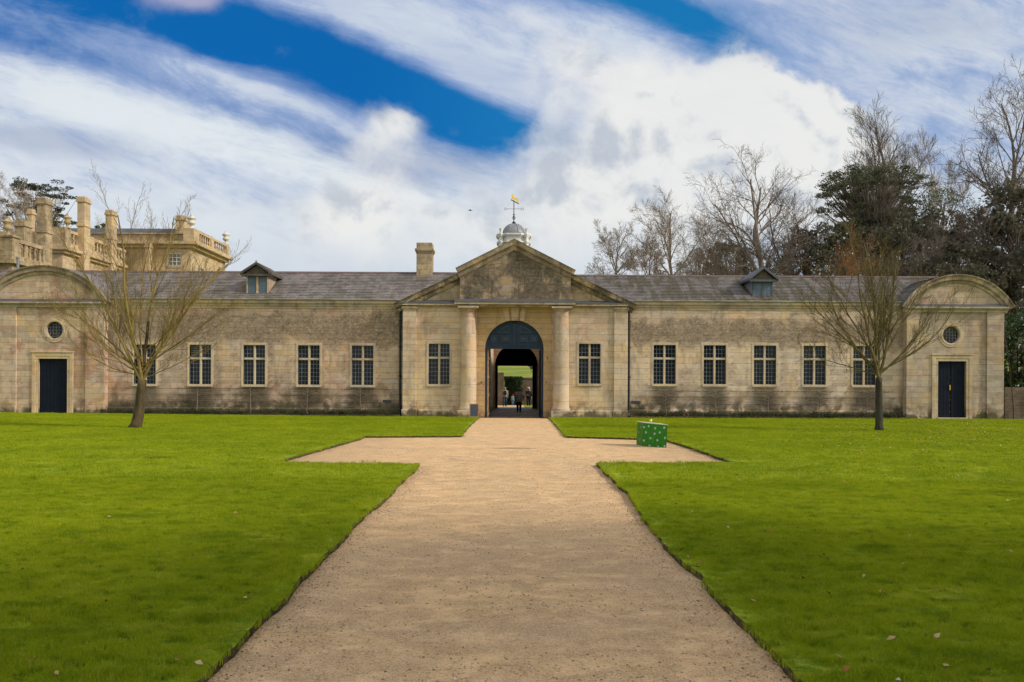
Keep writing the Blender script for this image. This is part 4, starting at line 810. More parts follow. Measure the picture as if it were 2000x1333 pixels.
# --- end pavilions with segmental gables
def pavilion(xa, xb, pils, door, ocu, arc, mat, zcor_px, zt_ref, right):
    """arc: (cx, apex y, half chord px, end y)"""
    ref = (xa + xb) / 2; zc = Z(zcor_px, zt_ref, YF); A, B_ = X(xa), X(xb)
    dx0, dx1, dz0, dz1 = X(door[0]), X(door[1]), Z(door[3], door[0]), Z(door[2], door[0]); dz0 = -0.02
    ox, oz = W(ocu[0], ocu[1], YF); orad = ocu[2] * YF / F; e = orad + 0.12
    m = MB(); wall(m, A, B_, -0.3, zc, YF, [(dx0, dx1, -0.3, dz1, 1), (ox - e, ox + e, oz - e, oz + e, 0)], 0.25)
    ring_fill(m, ox, oz, orad, (ox - e, ox + e, oz - e, oz + e), YF, 0.28)
    for xx in (A, B_): m.quad((xx, YF, -0.3), (xx, YF + 8, -0.3), (xx, YF + 8, zc), (xx, YF, zc))
    m.quad((A, YF + 8, -0.3), (B_, YF + 8, -0.3), (B_, YF + 8, zc), (A, YF + 8, zc))
    part(m, 'wall', mat)
    for p in pils: pilaster(p[0], p[1], zc - 0.08, mat, 0.10, cap=False, base=False)
    # door surround, leaves
    m = MB(); m.sweep([(dx0, 0.0), (dx0, dz1), (dx1, dz1), (dx1, 0.0)], [(-0.04, 0.0), (0.03, 0.0), (0.03, 0.14), (0.055, 0.15), (0.055, 0.33), (-0.04, 0.33)], YF)
    m.box(dx0 - 0.36, dx1 + 0.36, YF - 0.10, YF + 0.01, dz1 + 0.331, dz1 + 0.40); m.box(dx0 - 0.05, dx1 + 0.05, YF - 0.12, YF + 0.1, -0.1, 0.03 + (0.12 if right else 0.1))
    part(m, 'door_surround', M['dress'], bevel=0.01)
    z0 = 0.16; m = MB(); c = (dx0 + dx1) / 2; g = 0.02 if right else 0.004
    for a, b in ((dx0, c - g), (c + g, dx1)):
        m = MB(); m.box(a, b, YF + 0.14, YF + 0.19, z0, dz1)
        for q in range(4): m.box(a + (b - a) * q / 4 + 0.012, a + (b - a) * (q + 1) / 4 - 0.012, YF + 0.132, YF + 0.139, z0 + 0.02, dz1 - 0.02)
        dr = part(m, 'door', M['navy'])
        if right and a == dx0:
            h = MB(); h.box(b - 0.045, b - 0.010, YF + 0.10, YF + 0.131, 1.62, 1.90); h.build('lock_plate', M['gold'], dr)
            cs_ = simple('copper_stud', (0.5, 0.16, 0.04), 0.4, 0.1, 5, metal=0.4)
            for q in (0.45, 0.8, 1.1, 1.3, 2.3): h = MB(); h.lathe([(0.002, q - .02), (0.025, q), (0.002, q + 0.02)], b - 0.02, YF + 0.12, 8); h.build('stud', cs_, dr)
    m = MB(); m.quad((dx0 - .1, YF + 0.22, -0.2), (dx1 + .1, YF + 0.22, -0.2), (dx1 + .1, YF + 0.22, dz1 + .1), (dx0 - .1, YF + 0.22, dz1 + .1)); part(m, 'door_back', M['black'])
    # oculus: moulded ring, glass with bars
    m = MB(); circ = [(ox + orad * math.cos(t), oz + orad * math.sin(t)) for t in [-2 * math.pi * i / 48 for i in range(48)]]
    m.sweep(circ, [(-0.03, -0.0), (0.03, 0.0), (0.05, 0.08), (0.03, 0.10), (0.03, 0.20), (-0.03, 0.23)], YF, closed=True); ow = part(m, 'round_window', M['dress'])
    gl = MB(); gl.poly([(ox + orad * math.cos(t), YF + 0.2, oz + orad * math.sin(t)) for t in [2 * math.pi * i / 40 for i in range(40)]]); gl.build('pane', M['glass'], ow)
    bb = MB()
    for q in (-2, -1, 0, 1, 2):
        hh = math.sqrt(max(0, orad ** 2 - (q * orad * .36) ** 2)); bb.box(ox + q * orad * .36 - .01, ox + q * orad * .36 + .01, YF + .17, YF + .19, oz - hh, oz + hh); bb.box(ox - hh, ox + hh, YF + .165, YF + .1695, oz + q * orad * .36 - .01, oz + q * orad * .36 + .01)
    bb.build('lattice', M['lead_came'], ow)
    # horizontal cornice, leaded
    m = MB(); m.sweep([(A - 0.15, zc), (B_ + 0.15, zc)], [(-0.05, -0.28), (0.13, -0.28), (0.14, -0.18), (0.28, -0.10), (0.31, -0.08), (0.31, 0.0), (-0.05, 0.0)], YF); part(m, 'cornice', M['cornice'])
    m = MB(); m.prism_x([(YF + 0.04, zc + 0.002), (YF - 0.30, zc + 0.002), (YF - 0.30, zc + 0.025), (YF + 0.04, zc + 0.18)], A, B_); part(m, 'lead_flashing', M['lead_dark'])
    # segmental gable
    ax, az = W(arc[0], arc[1], YF); hc = arc[2] * YF / F; ez = zc + 0.02; sg = az - ez; R = (hc * hc + sg * sg) / (2 * sg); cz = az - R
    t0 = math.asin((ez - cz) / R); ts = [math.pi - t0 - (math.pi - 2 * t0) * i / 36 for i in range(37)]
    arcp = [(ax + R * math.cos(t), cz + R * math.sin(t)) for t in ts]
    ins = [(ax + (R - 0.3) * math.cos(t), cz + (R - 0.3) * math.sin(t)) for t in ts]; ins = [p for p in ins if p[1] > ez + 0.05]
    m = MB(); m.prism([(ins[0][0], ez)] + [(ins[-1][0], ez)] + ins[::-1], YF, YF + 0.25); part(m, 'gable', mat)
    m = MB(); m.sweep(arcp, [(-0.02, -0.46), (0.06, -0.46), (0.08, -0.34), (0.20, -0.28), (0.20, -0.12), (0.29, -0.05), (0.30, 0.0), (-0.02, 0.0)], YF); part(m, 'arched_cornice', M['rake'])
    m = MB(); yb = YF + 7.5
    for i in range(36):
        a, b = arcp[i], arcp[i + 1]; q = lambda p, t_: (ax + (p[0] - ax) * t_, cz + (p[1] - cz) * t_)
        a2, b2 = q(a, 1.006), q(b, 1.0)
        m.quad((a2[0], YF - 0.25, a2[1]), (b2[0], YF - 0.25, b2[1]), (b2[0], yb, b2[1]), (a2[0], yb, a2[1]))
    m.prism([(p[0], p[1] - 0.02) for p in arcp][::-1], yb - 0.2, yb)
    part(m, 'barrel_roof', M['slate_l'] if not right else M['slate_r'])
pavilion(-60, 205, [(-60, 33), (168, 205)], (75, 131.5, 701, 803), (106.5, 645, 16.5), (88, 519.5, 128, 585), M['pav_left'], 590.5, 100, 0)
pavilion(1769, 1959, [(1769, 1799), (1926, 1959)], (1832, 1887, 706, 811), (1857.5, 654.5, 16.5), (1868, 537, 110, 600), M['pav_right'], 600.5, 1868, 1)
m = MB(); x = X(1766, 700, YW); m.tube([(x, YW - 0.12, 5.7), (x, YW - 0.12, 0.3)], 0.05, 8, True); part(m, 'downpipe', simple('rust_pipe', (0.12, 0.07, 0.05), 0.7, 0.3, 3))
m = MB(); x, z = W(35, 505, YW + 2.4); m.tube([(x, YW + 2.4, z - 1.6), (x, YW + 2.4, z)], 0.075, 10, True); m.lathe([(0.11, z - 0.02), (0.11, z + 0.06), (0.03, z + 0.08)], x, YW + 2.4, 10); part(m, 'flue', M['lead'])

# ================================================================ mansion behind on the left
HM = empty('country_house', (0, 0, 0), 'tall golden stone country house with balustrades, urns and big chimneys, behind the stables', 'building')
def hp(mb, name, mat, bevel=0.0, smooth=False, label=None):
    o = mb.build(name, mat, HM, smooth, bevel)
    if label: o['label'] = label
    return o
def baluster_prof(h, r): return [(r, 0), (r, h * .08), (r * .55, h * .12), (r * .95, h * .35), (r * .9, h * .45), (r * .45, h * .75), (r * .8, h * .86), (r, h * .92), (r, h)]
def balustrade(x, y0, y1, zb, h, piers=(), mat=None, xdir=False, x1=None):
    """runs along Y at x (or along X)"""
    mat = mat or M['mansion']; m = MB(); w = 0.15
    if not xdir:
        m.box(x - w, x + w, y0, y1, zb, zb + h * 0.2); m.box(x - w, x + w, y0, y1, zb + h * 0.83, zb + h)
        o = hp(m, 'balustrade', mat); n = int((y1 - y0) / 0.62); b = MB()
        for i in range(n): b.lathe([(r, z + zb + h * 0.2) for r, z in baluster_prof(h * 0.63, 0.125)], x, y0 + (i + 0.5) * (y1 - y0) / n, 8, cap=False)
        b.build('baluster', mat, o, smooth=True)
        for y in piers: pm = MB(); pm.box(x - w - 0.06, x + w + 0.06, y, y + 0.75, zb - 0.002, zb + h + 0.08); pm.build('pier', mat, o, bevel=0.02)
    return None
def hurn(x, y, z, h, r, mat=None):
    m = MB(); m.lathe([(a, b + z) for a, b in urn_prof(h, r)], x, y, 14); m.build('urn', mat or M['vase'], HM, smooth=True)
def stack(px0, px1, py0, py1, Y, d, mat, bands=(0.45,)):
    a, b = X(px0, py0, Y), X(px0 + (px1 - px0) * 0.56, py0, Y); d = abs((px1 - px0) * 0.44 / (1004 - (px0 + px1) / 2)) * Y; zt, zb = Z(py0, (px0 + px1) / 2, Y), Z(py1, (px0 + px1) / 2, Y) - 1.5; e = 0.09; m = MB()
    m.box(a, b, Y, Y + d, zb, zt - 0.5); m.box(a - e, b + e, Y - e, Y + d + e, zt - 0.499, zt - 0.28); m.box(a - e * .3, b + e * .3, Y - e * .3, Y + d + e * .3, zt - 0.279, zt)
    for q in bands: zz = zt + (Z(py1, (px0 + px1) / 2, Y) - zt) * q; m.box(a - e * .8, b + e * .8, Y - e * .8, Y + d + e * .8, zz - 0.12, zz + 0.12)
    return m.build('chimney', mat, HM, bevel=0.02)
# block A (nearest, far left)
YA = 62.0; xA = X(24, 470, YA); zA = Z(463, 20, YA); yA1 = 66.3; hbal = 1.55
m = MB(); m.box(-60, xA, YA, yA1 + 4, -0.3, zA - hbal - 0.35); hp(m, 'wall', M['mansion_grey'])
m = MB(); m.box(-60, xA + 0.35, YA - 0.35, yA1 + 4, zA - hbal - 0.349, zA - hbal - 0.1); m.box(-60, xA + 0.12, YA - 0.12, yA1 + 4, zA - hbal - 0.099, zA - hbal); hp(m, 'cornice', M['mansion_grey'])
m = MB(); m.box(X(0, 470, YA) - 3.0, xA, YA, YA + 0.9, zA - hbal, zA); hp(m, 'pier', M['mansion_grey'], 0.02)
m = MB(); m.box(X(0, 470, YA) - 3.0, xA + 0.12, YA - 0.12, YA + 1.0, zA, zA + 0.14); hp(m, 'coping', M['mansion_grey'])
balustrade(xA - 0.2, YA + 0.9, yA1, zA - hbal, hbal - 0.02, piers=(yA1 - 0.2,), mat=M['mansion_grey'])
hurn(X(15, 455, YA + .4), YA + 0.45, zA + 0.14, 1.45, 0.40, M['mansion_grey'])
stack(72, 103, 386, 510, 66.8, 1.3, M['mansion_grey'], (0.53,)); 
stack(29, 62, 430, 480, 70.0, 1.6, M['mansion_grey'], ())
stack(54, 69, 408, 440, 78.0, 1.4, M['mansion'], ())
# block B
YBk = 75.0; xB = X(129, 450, YBk); zB = Z(446, 129, YBk); yB1 = 87.2
m = MB(); m.box(-60, xB - 0.3, YBk, yB1, -0.3, zB - 1.9); hp(m, 'wall', M['mansion'])
m = MB(); m.box(-60, xB + 0.25, YBk - 0.5, yB1, zB - 1.9, zB - 1.62); m.box(-60, xB, YBk - 0.25, yB1, zB - 2.15, zB - 1.901); m.box(-60, xB - 0.02, YBk - 0.2, yB1, zB - 1.619, zB - 1.4); hp(m, 'cornice', M['mansion'])
m = MB(); m.box(xB - 1.4, xB - 0.02, YBk - 0.1, YBk + 0.9, zB - 1.399, zB + 0.05); hp(m, 'pier', M['mansion_grey'], 0.02); m = MB(); m.box(-60, xB - 1.4, YBk, YBk + 0.4, zB - 1.399, zB - 0.3); hp(m, 'parapet', M['mansion_grey'])
balustrade(xB - 0.3, YBk + 0.9, yB1, zB - 1.4, 1.4, piers=(79.5, 83.5), mat=M['mansion'])
hurn(X(127, 430, YBk), YBk + 0.4, zB + 0.05, 1.35, 0.36, M['mansion_grey'])
stack(151, 177, 384, 500, 77.4, 1.3, M['mansion'], (0.48,))
stack(206, 229, 410, 520, 83.0, 1.3, M['mansion'], (0.5,))
stack(283, 298, 474, 540, 86.0, 1.0, M['mansion'], ())
# block C (rear, its right side sunlit)
YC_ = 87.0; xC = X(380, 445, YC_); zC = Z(446, 380, YC_); yC1 = 97.8; zcor = Z(478, 380, YC_)
m = MB(); m.box(xB - 10, xC - 0.5, YC_ + 0.4, yC1, -0.3, zcor - 0.3); hp(m, 'wall', M['mansion'])
m = MB(); m.box(xC - 1.1, xC, YC_ - 0.1, YC_ + 1.4, zcor + 0.3, zC); hp(m, 'pier', M['mansion'], 0.02)
m = MB(); m.box(xB - 10, xC + 0.3, YC_ - 0.35, yC1 + 0.3, zcor + 0.001, zcor + 0.30); m.box(xB - 10, xC - 0.1, YC_ + 0.05, yC1, zcor - 0.3, zcor); hp(m, 'cornice', M['mansion'], 0.02)
m = MB(); m.box(xB - 10, xC - 1.12, YC_ + 0.3, YC_ + 0.7, zcor + 0.301, Z(457, 300, YC_)); m.box(xB - 10, xC - 1.12, YC_ + 0.15, YC_ + 0.8, Z(457, 300, YC_), Z(454.5, 300, YC_)); hp(m, 'parapet', M['mansion_grey'])
m = MB(); m.prism_x([(YC_ + 0.8, zcor + 0.5), (YC_ + 3.5, zcor + 2.2), (YC_ + 9, zcor + 2.2), (yC1 - 0.5, zcor + 0.5)], xB - 10, xC - 1.2); hp(m, 'roof', M['lead_dark'])
balustrade(xC - 0.25, YC_ + 1.4, yC1 - 0.4, zcor + 0.3, zC - zcor - 0.32, piers=(92.0, yC1 - 0.75), mat=M['mansion'])
hurn(xC - 0.5, YC_ + 0.5, zC, 1.55, 0.46); hurn(xC - 0.3, yC1 - 0.4, zC + 0.06, 1.6, 0.44)
stack(343, 372, 421, 455, 88.6, 2.2, M['mansion'], ())
def sashwin(face, c0, c1, z0, z1, plane):
    f = MB(); g = MB(); e = 0.06
    if face == 'y':
        f.box(c0 - 0.2, c1 + 0.2, plane - 0.06, plane + 0.05, z0 - 0.22, z0 - 0.001); f.sweep([(c0, z0), (c0, z1), (c1, z1), (c1, z0)], [(-0.1, 0), (0.05, 0), (0.05, 0.2), (-0.1, 0.2)], plane)
        o = f.build('window', M['mansion'], HM); g.quad((c0, plane - 0.01, z0), (c1, plane - 0.01, z0), (c1, plane - 0.01, z1), (c0, plane - 0.01, z1)); g.build('pane', M['sash'], o); b = MB()
        for q in range(4): xx = c0 + (c1 - c0) * q / 3; b.box(xx - e / 2, xx + e / 2, plane - 0.05, plane - 0.015, z0, z1)
        for q in range(4): zz = z0 + (z1 - z0) * q / 3; b.box(c0, c1, plane - 0.052, plane - 0.016, zz - e / 2, zz + e / 2)
    else:
        f.box(plane - 0.05, plane + 0.06, c0 - 0.2, c0, z0 - .2, z1 + 0.2); f.box(plane - 0.05, plane + 0.06, c1, c1 + 0.2, z0 - .2, z1 + 0.2); f.box(plane - 0.05, plane + 0.12, c0, c1, z1, z1 + 0.2); f.box(plane - 0.05, plane + 0.1, c0, c1, z0 - 0.2, z0)
        o = f.build('window', M['mansion'], HM); g.quad((plane + 0.01, c0, z0), (plane + 0.01, c1, z0), (plane + 0.01, c1, z1), (plane + 0.01, c0, z1)); g.build('pane', M['sash'], o); b = MB()
        for q in range(4): xx = c0 + (c1 - c0) * q / 3; b.box(plane + 0.015, plane + 0.05, xx - e / 2, xx + e / 2, z0, z1)
        for q in range(4): zz = z0 + (z1 - z0) * q / 3; b.box(plane + 0.016, plane + 0.052, c0, c1, zz - e / 2, zz + e / 2)
    b.build('glazing_bar', M['white'], o)
sashwin('y', X(330, 505, 87.4), X(353, 505, 87.4), Z(519, 342, 87.4), Z(496, 342, 87.4), YC_ + 0.4)
for ya in (89.6, 93.6): sashwin('x', ya, ya + 1.2, zcor - 5.0, zcor - 2.0, xC - 0.5)
# ================================================================ ground
def ground_h(x, y):
    a = max(0.0, y - 86.0); h = 0.078 * a if a < 170 else 13.3 + 0.02 * (a - 170)
    r = max(0.0, x - 32.0); h2 = min(9.0, 0.16 * r) * min(1.0, max(0.0, (y - 40) / 40.0))
    l = max(0.0, -x - 30) ; return max(h * (1 if y > 86 else 0), h2)
m = MB(); xs = [-900, -500, -300, -200, -140, -100, -80, -60, -45, -30, -15, 0, 15, 30, 40, 50, 60, 75, 90, 110, 140, 200, 300, 500, 900]
ys = [-200, -60, -10, 20, 40, 50, 60, 70, 80, 86, 95, 105, 120, 140, 170, 200, 256, 340, 500, 900, 1600]
for y in ys:
    for x in xs: m.v.append((x, y, ground_h(x, y) - 0.06))
nx = len(xs)
for j in range(len(ys) - 1):
    for i in range(nx - 1): a = j * nx + i; m.f.append((a, a + 1, a + nx + 1, a + nx))
g = m.build('ground', M['field'], smooth=True); tag(g, 'grassy ground and rising pasture behind the stables', None, kind='structure')
# gravel path with its two arms
rnd = random.Random(11)
pl = [(935, 817), (918, 832), (900, 853), (712, 854), (705, 858), (640, 876), (545, 903), (560, 906), (820, 909), (808, 922), (790, 938), (755, 975), (715, 1007), (690, 1032), (640, 1085), (570, 1155), (480, 1247), (400, 1333)]
pr = [(1072, 817), (1086, 832), (1105, 854), (1245, 858), (1303, 861), (1360, 880), (1432, 906), (1165, 907), (1178, 922), (1195, 937), (1227, 968), (1247, 1001), (1270, 1030), (1292, 1059), (1318, 1088), (1341, 1108), (1367, 1127), (1387, 1157), (1419, 1189), (1448, 1222), (1471, 1244), (1500, 1267), (1560, 1333)]
def fine_line(pts, step=0.22, amp=0.035, seed=0):
    out = []
    for a, b in zip(pts, pts[1:]):
        L = math.dist(a, b); n = max(1, int(L / step))
        for i in range(n): t = i / n; out.append((a[0] + (b[0] - a[0]) * t, a[1] + (b[1] - a[1]) * t))
    out.append(pts[-1]); res = []
    for i, (x, y) in enumerate(out):
        if 0 < i < len(out) - 1: x += amp * 1.4 * mnoise.noise(Vector((x * 1.3, y * 1.3, seed))) + rnd.uniform(-amp, amp) * .35; y += amp * 1.4 * mnoise.noise(Vector((x * 1.3, y * 1.3, seed + 7))) + rnd.uniform(-amp, amp) * .35
        res.append((x, y))
    return res
HL = 0.062
GL = [G(px, py, 0.03) for px, py in pl]; GR = [G(px, py, 0.03) for px, py in pr]
GL[0] = (GL[0][0], YF - 0.05); GR[0] = (GR[0][0], YF - 0.05)
GL.append((GL[-1][0] - 0.25, 1.5)); GR.append((GR[-1][0] + 0.3, 1.5)); GL.append((GL[-1][0] - .2, -6)); GR.append((GR[-1][0] + .2, -6))
EL = fine_line(GL, 0.12, 0.028, 1); ER = fine_line(GR, 0.12, 0.028, 5)
m = MB(); m.quad((-9, -7, 0), (9, -7, 0), (9, YF + 0.4, 0), (-9, YF + 0.4, 0)); p_ = m.build('path', M['gravel']); tag(p_, 'buff gravel path leading to the gateway, with short side arms', None, kind='structure')
m = MB(); m.quad((-3.0, YF + 0.05, 0.006), (3.0, YF + 0.05, 0.006), (3.0, 72, 0.006), (-3.0, 72, 0.006)); p_ = m.build('cobbled_floor', M['cobble']); tag(p_, 'damp cobbled paving through the gateway', None, kind='structure')
def lawn_h(x, y):
    e = 0.10 * min(1, max(0, (-x - 8) / 18.0)) + 0.03 * min(1, max(0, (x - 10) / 16.0)); e *= min(1, max(0, (y - 25) / 15.0))
    return HL + e + 0.012 * mnoise.noise(Vector((x * 0.5, y * 0.5, 1))) + 0.006 * mnoise.noise(Vector((x * 2.1, y * 2.1, 3)))
def in_poly(px, py, poly):
    x = poly[:, 0]; y = poly[:, 1]; x2 = np.roll(x, -1); y2 = np.roll(y, -1); inside = np.zeros(len(px), bool)
    for i in range(len(poly)):
        if y[i] == y2[i]: continue
        c = ((y[i] > py) != (y2[i] > py)) & (px < (x2[i] - x[i]) * (py - y[i]) / (y2[i] - y[i]) + x[i]); inside ^= c
    return inside
LP = {}
for side, edge, far in (('left', EL, -60.0), ('right', ER, 60.0)):
    yb_ = YF - 0.08; outer = [(far, -6.0), (far, yb_)]
    poly = edge + outer if side == 'left' else edge + outer
    P = np.array(poly); LP[side] = P
    gxs, gys = np.meshgrid(np.linspace(min(0, far) , max(0, far), 61), np.arange(-5, yb_ - 0.5, 0.9)); gxs = gxs.ravel(); gys = gys.ravel(); ok = in_poly(gxs, gys, P)
    inner = [Vector((a, b)) for a, b in zip(gxs[ok], gys[ok])]
    vs = [Vector(p) for p in poly]; n = len(vs); edges = [(i, (i + 1) % n) for i in range(n)]
    r = delaunay_2d_cdt(vs + inner, edges, [list(range(n))] if False else [], 0, 1e-4)
    V2, Fc = r[0], r[2]; m = MB()
    cent = np.array([[(V2[f[0]].x + V2[f[1]].x + V2[f[2]].x) / 3, (V2[f[0]].y + V2[f[1]].y + V2[f[2]].y) / 3] for f in Fc]); ok = in_poly(cent[:, 0], cent[:, 1], P)
    m.v = [(q.x, q.y, lawn_h(q.x, q.y)) for q in V2]; m.f = [tuple(f) for f, o_ in zip(Fc, ok) if o_]
    o = m.build('lawn', M['lawn'], smooth=True); tag(o, 'mown bright green lawn %s of the gravel path' % side, None, kind='structure')
    m = MB()
    for a, b in zip(edge, edge[1:]): m.quad((a[0], a[1], -0.02), (b[0], b[1], -0.02), (b[0], b[1], lawn_h(*b)), (a[0], a[1], lawn_h(*a)))
    o = m.build('turf_edge', M['soil']); tag(o, 'cut earth edge of the %s lawn' % side, None, kind='structure')
# soil beds under the wings
for x0, x1, nm in ((XL0 + 0.2, XL1 - 0.1, 'left'), (XR0 + 0.1, XR1 - 0.1, 'right')):
    m = MB(); m.box(x0, x1, YW - 1.0, YW - 0.03, 0.0, 0.16); o = m.build('flower_bed', M['soil']); tag(o, 'narrow dark soil bed along the %s wing wall' % nm, None, kind='structure')

# ---------------------------------------------------------------- scattered instances (stuff nobody could count)
def gn_scatter(name, pts, rot, scl, sources, label):
    me = bpy.data.meshes.new(name); n = len(pts); me.vertices.add(n); me.vertices.foreach_set('co', np.asarray(pts, np.float32).reshape(-1))
    a = me.attributes.new('rot', 'FLOAT_VECTOR', 'POINT'); a.data.foreach_set('vector', np.asarray(rot, np.float32).reshape(-1))
    a = me.attributes.new('scl', 'FLOAT', 'POINT'); a.data.foreach_set('value', np.asarray(scl, np.float32))
    o = bpy.data.objects.new(name, me); link(o); tag(o, label, None, kind='stuff')
    t = bpy.data.node_groups.new(name, 'GeometryNodeTree'); t.interface.new_socket('Geometry', in_out='INPUT', socket_type='NodeSocketGeometry'); t.interface.new_socket('Geometry', in_out='OUTPUT', socket_type='NodeSocketGeometry')
    N = t.nodes; L = t.links; gi = N.new('NodeGroupInput'); go = N.new('NodeGroupOutput'); ip = N.new('GeometryNodeInstanceOnPoints'); j = N.new('GeometryNodeJoinGeometry')
    for s_ in sources:
        oi = N.new('GeometryNodeObjectInfo'); oi.inputs['Object'].default_value = s_; oi.inputs['As Instance'].default_value = True; L.new(oi.outputs['Geometry'], j.inputs[0])
    L.new(gi.outputs[0], ip.inputs['Points']); L.new(j.outputs[0], ip.inputs['Instance']); ip.inputs['Pick Instance'].default_value = True
    rv = N.new('FunctionNodeRandomValue'); rv.data_type = 'INT'; rv.inputs['Min'].default_value = 0; rv.inputs['Max'].default_value = len(sources) - 1
    for s_ in rv.outputs:
        if s_.type == 'INT' and s_.enabled: L.new(s_, ip.inputs['Instance Index'])
    for i_, s_ in enumerate(rv.inputs):
        if s_.type == 'INT' and s_.name == 'Max': s_.default_value = len(sources) - 1
        if s_.type == 'INT' and s_.name == 'Min': s_.default_value = 0
    na = N.new('GeometryNodeInputNamedAttribute'); na.data_type = 'FLOAT_VECTOR'; na.inputs[0].default_value = 'rot'; nb_ = N.new('GeometryNodeInputNamedAttribute'); nb_.data_type = 'FLOAT'; nb_.inputs[0].default_value = 'scl'
    L.new([s_ for s_ in na.outputs if s_.enabled][0], ip.inputs['Rotation']); L.new([s_ for s_ in nb_.outputs if s_.enabled][0], ip.inputs['Scale'])
    L.new(ip.outputs[0], go.inputs[0]); md = o.modifiers.new('scatter', 'NODES'); md.node_group = t; return o
NR = np.random.default_rng(5)
def blade_patch(name, n, rad, h, w, seed):
    r = np.random.default_rng(seed); a = r.uniform(0, 2 * np.pi, n); d = rad * np.sqrt(r.uniform(0, 1, n)); bx, by = d * np.cos(a), d * np.sin(a)
    hh = h * r.uniform(0.45, 1.15, n); t = r.uniform(0, 2 * np.pi, n); lean = r.uniform(0.15, 0.95, n) * hh; la = r.uniform(0, 2 * np.pi, n); lx, ly = lean * np.cos(la), lean * np.sin(la); wx, wy = w * np.cos(t), w * np.sin(t)
    P = np.zeros((n, 2, 4, 3)); z0 = -0.012
    P[:, 0, 0] = np.stack([bx - wx, by - wy, np.full(n, z0)], 1); P[:, 0, 1] = np.stack([bx + wx, by + wy, np.full(n, z0)], 1)
    mx, my, mz = bx + lx * .35, by + ly * .35, hh * .6
    P[:, 0, 2] = np.stack([mx + wx * .8, my + wy * .8, mz], 1); P[:, 0, 3] = np.stack([mx - wx * .8, my - wy * .8, mz], 1)
    tx, ty, tz = bx + lx, by + ly, hh * .93
    P[:, 1, 0] = P[:, 0, 3]; P[:, 1, 1] = P[:, 0, 2]; P[:, 1, 2] = np.stack([tx + wx * .15, ty + wy * .15, tz], 1); P[:, 1, 3] = np.stack([tx - wx * .15, ty - wy * .15, tz], 1)
    o = quads(name, P.reshape(-1, 4, 3), M['blade']); COL.objects.unlink(o); return o
near_src = [blade_patch('grass_tuft', 260, 0.13, 0.027, 0.0013, s_) for s_ in range(4)]
far_src = [blade_patch('grass_tuft', 150, 0.24, 0.032, 0.0030, 20 + s_) for s_ in range(3)]
def lawn_points(y0, y1, sp, inset):
    out = []
    for side in ('left', 'right'):
        P = LP[side]; xm = y1 * 0.62 + 2; gx_, gy_ = np.meshgrid(np.arange(0, xm, sp), np.arange(y0, y1, sp)); gx_ = gx_.ravel(); gy_ = gy_.ravel()
        if side == 'left': gx_ = -gx_
        gx_ = gx_ + NR.uniform(-sp * .5, sp * .5, gx_.size); gy_ = gy_ + NR.uniform(-sp * .5, sp * .5, gy_.size)
        ok = (np.abs(gx_) < gy_ * 0.615 + 1.6); gx_, gy_ = gx_[ok], gy_[ok]; ok = in_poly(gx_, gy_, P)
        sgn = -1 if side == 'left' else 1
        for ddx, ddy in ((-inset * sgn, 0), (0, inset), (0, -inset), (-inset * sgn * .7, inset * .7), (-inset * sgn * .7, -inset * .7)): ok &= in_poly(gx_ + ddx, gy_ + ddy, P)
        gx_, gy_ = gx_[ok], gy_[ok]; out.append(np.stack([gx_, gy_, [lawn_h(a, b) for a, b in zip(gx_, gy_)]], 1))
    return np.concatenate(out)
def scat(name, pts, src, lab, s0=0.75, s1=1.25):
    n = len(pts); rot = np.stack([NR.uniform(-.12, .12, n), NR.uniform(-.12, .12, n), NR.uniform(0, 6.28, n)], 1); scl = NR.uniform(s0, s1, n)
    cl = np.array([mnoise.noise(Vector((p[0] * 1.7, p[1] * 1.7, 9))) for p in pts]); scl *= 1 + 0.45 * cl
    return gn_scatter(name, pts, rot, scl, src, lab)
scat('grass', lawn_points(3.6, 15, 0.105, 0.09), near_src, 'short green grass blades of the nearer lawn')
scat('grass', lawn_points(14.5, 46.0, 0.24, 0.16), far_src, 'short green grass blades of the farther lawn')
# shaggy fringe leaning over the cut edges
fr = []
for edge, sgn in ((EL, -1), (ER, 1)):
    for a, b in zip(edge, edge[1:]):
        if not (3.5 < a[1] < 32): continue
        L_ = math.dist(a, b); n_ = max(1, int(L_ / 0.055))
        for i in range(n_):
            t = (i + rnd.random()) / n_; dxy = Vector((b[0] - a[0], b[1] - a[1])).normalized(); nrm = Vector((-dxy.y, dxy.x)) * (-sgn if False else 1)
            x, y = a[0] + (b[0] - a[0]) * t, a[1] + (b[1] - a[1]) * t
            fr.append((x + sgn * rnd.uniform(0.0, 0.05), y, lawn_h(x, y) - rnd.uniform(0.0, 0.02)))
fringe_src = [blade_patch('grass_tuft', 60, 0.06, 0.045, 0.0018, 40 + s_) for s_ in range(3)]
scat('edge_grass', np.array(fr), fringe_src, 'longer shaggy grass overhanging the cut lawn edges', 0.45, 0.95)
# loose stones on the path
def pebble(seed):
    bm = bmesh.new(); bmesh.ops.create_icosphere(bm, subdivisions=1, radius=1.0); r = random.Random(seed); sx, sy, sz = r.uniform(.8, 1.3), r.uniform(.6, 1), r.uniform(.4, .7)
    for v_ in bm.verts: v_.co = Vector((v_.co.x * sx, v_.co.y * sy, v_.co.z * sz)) * r.uniform(.85, 1.15)
    me = bpy.data.meshes.new('pebble'); bm.to_mesh(me); bm.free(); me.materials.append(pm_); o = bpy.data.objects.new('pebble', me); return o
pm_, kk = new_mat('pebble_stone'); rr_ = kk.node('ShaderNodeObjectInfo').outputs['Random']; finish(kk, kk.ramp(rr_, [(0, (0.17, 0.11, 0.065)), (0.4, (0.36, 0.25, 0.15)), (0.8, (0.50, 0.38, 0.24)), (1, (0.62, 0.54, 0.42))]), 0.85, spec=0.2)
PP = np.concatenate([LP['left']]); pts = []
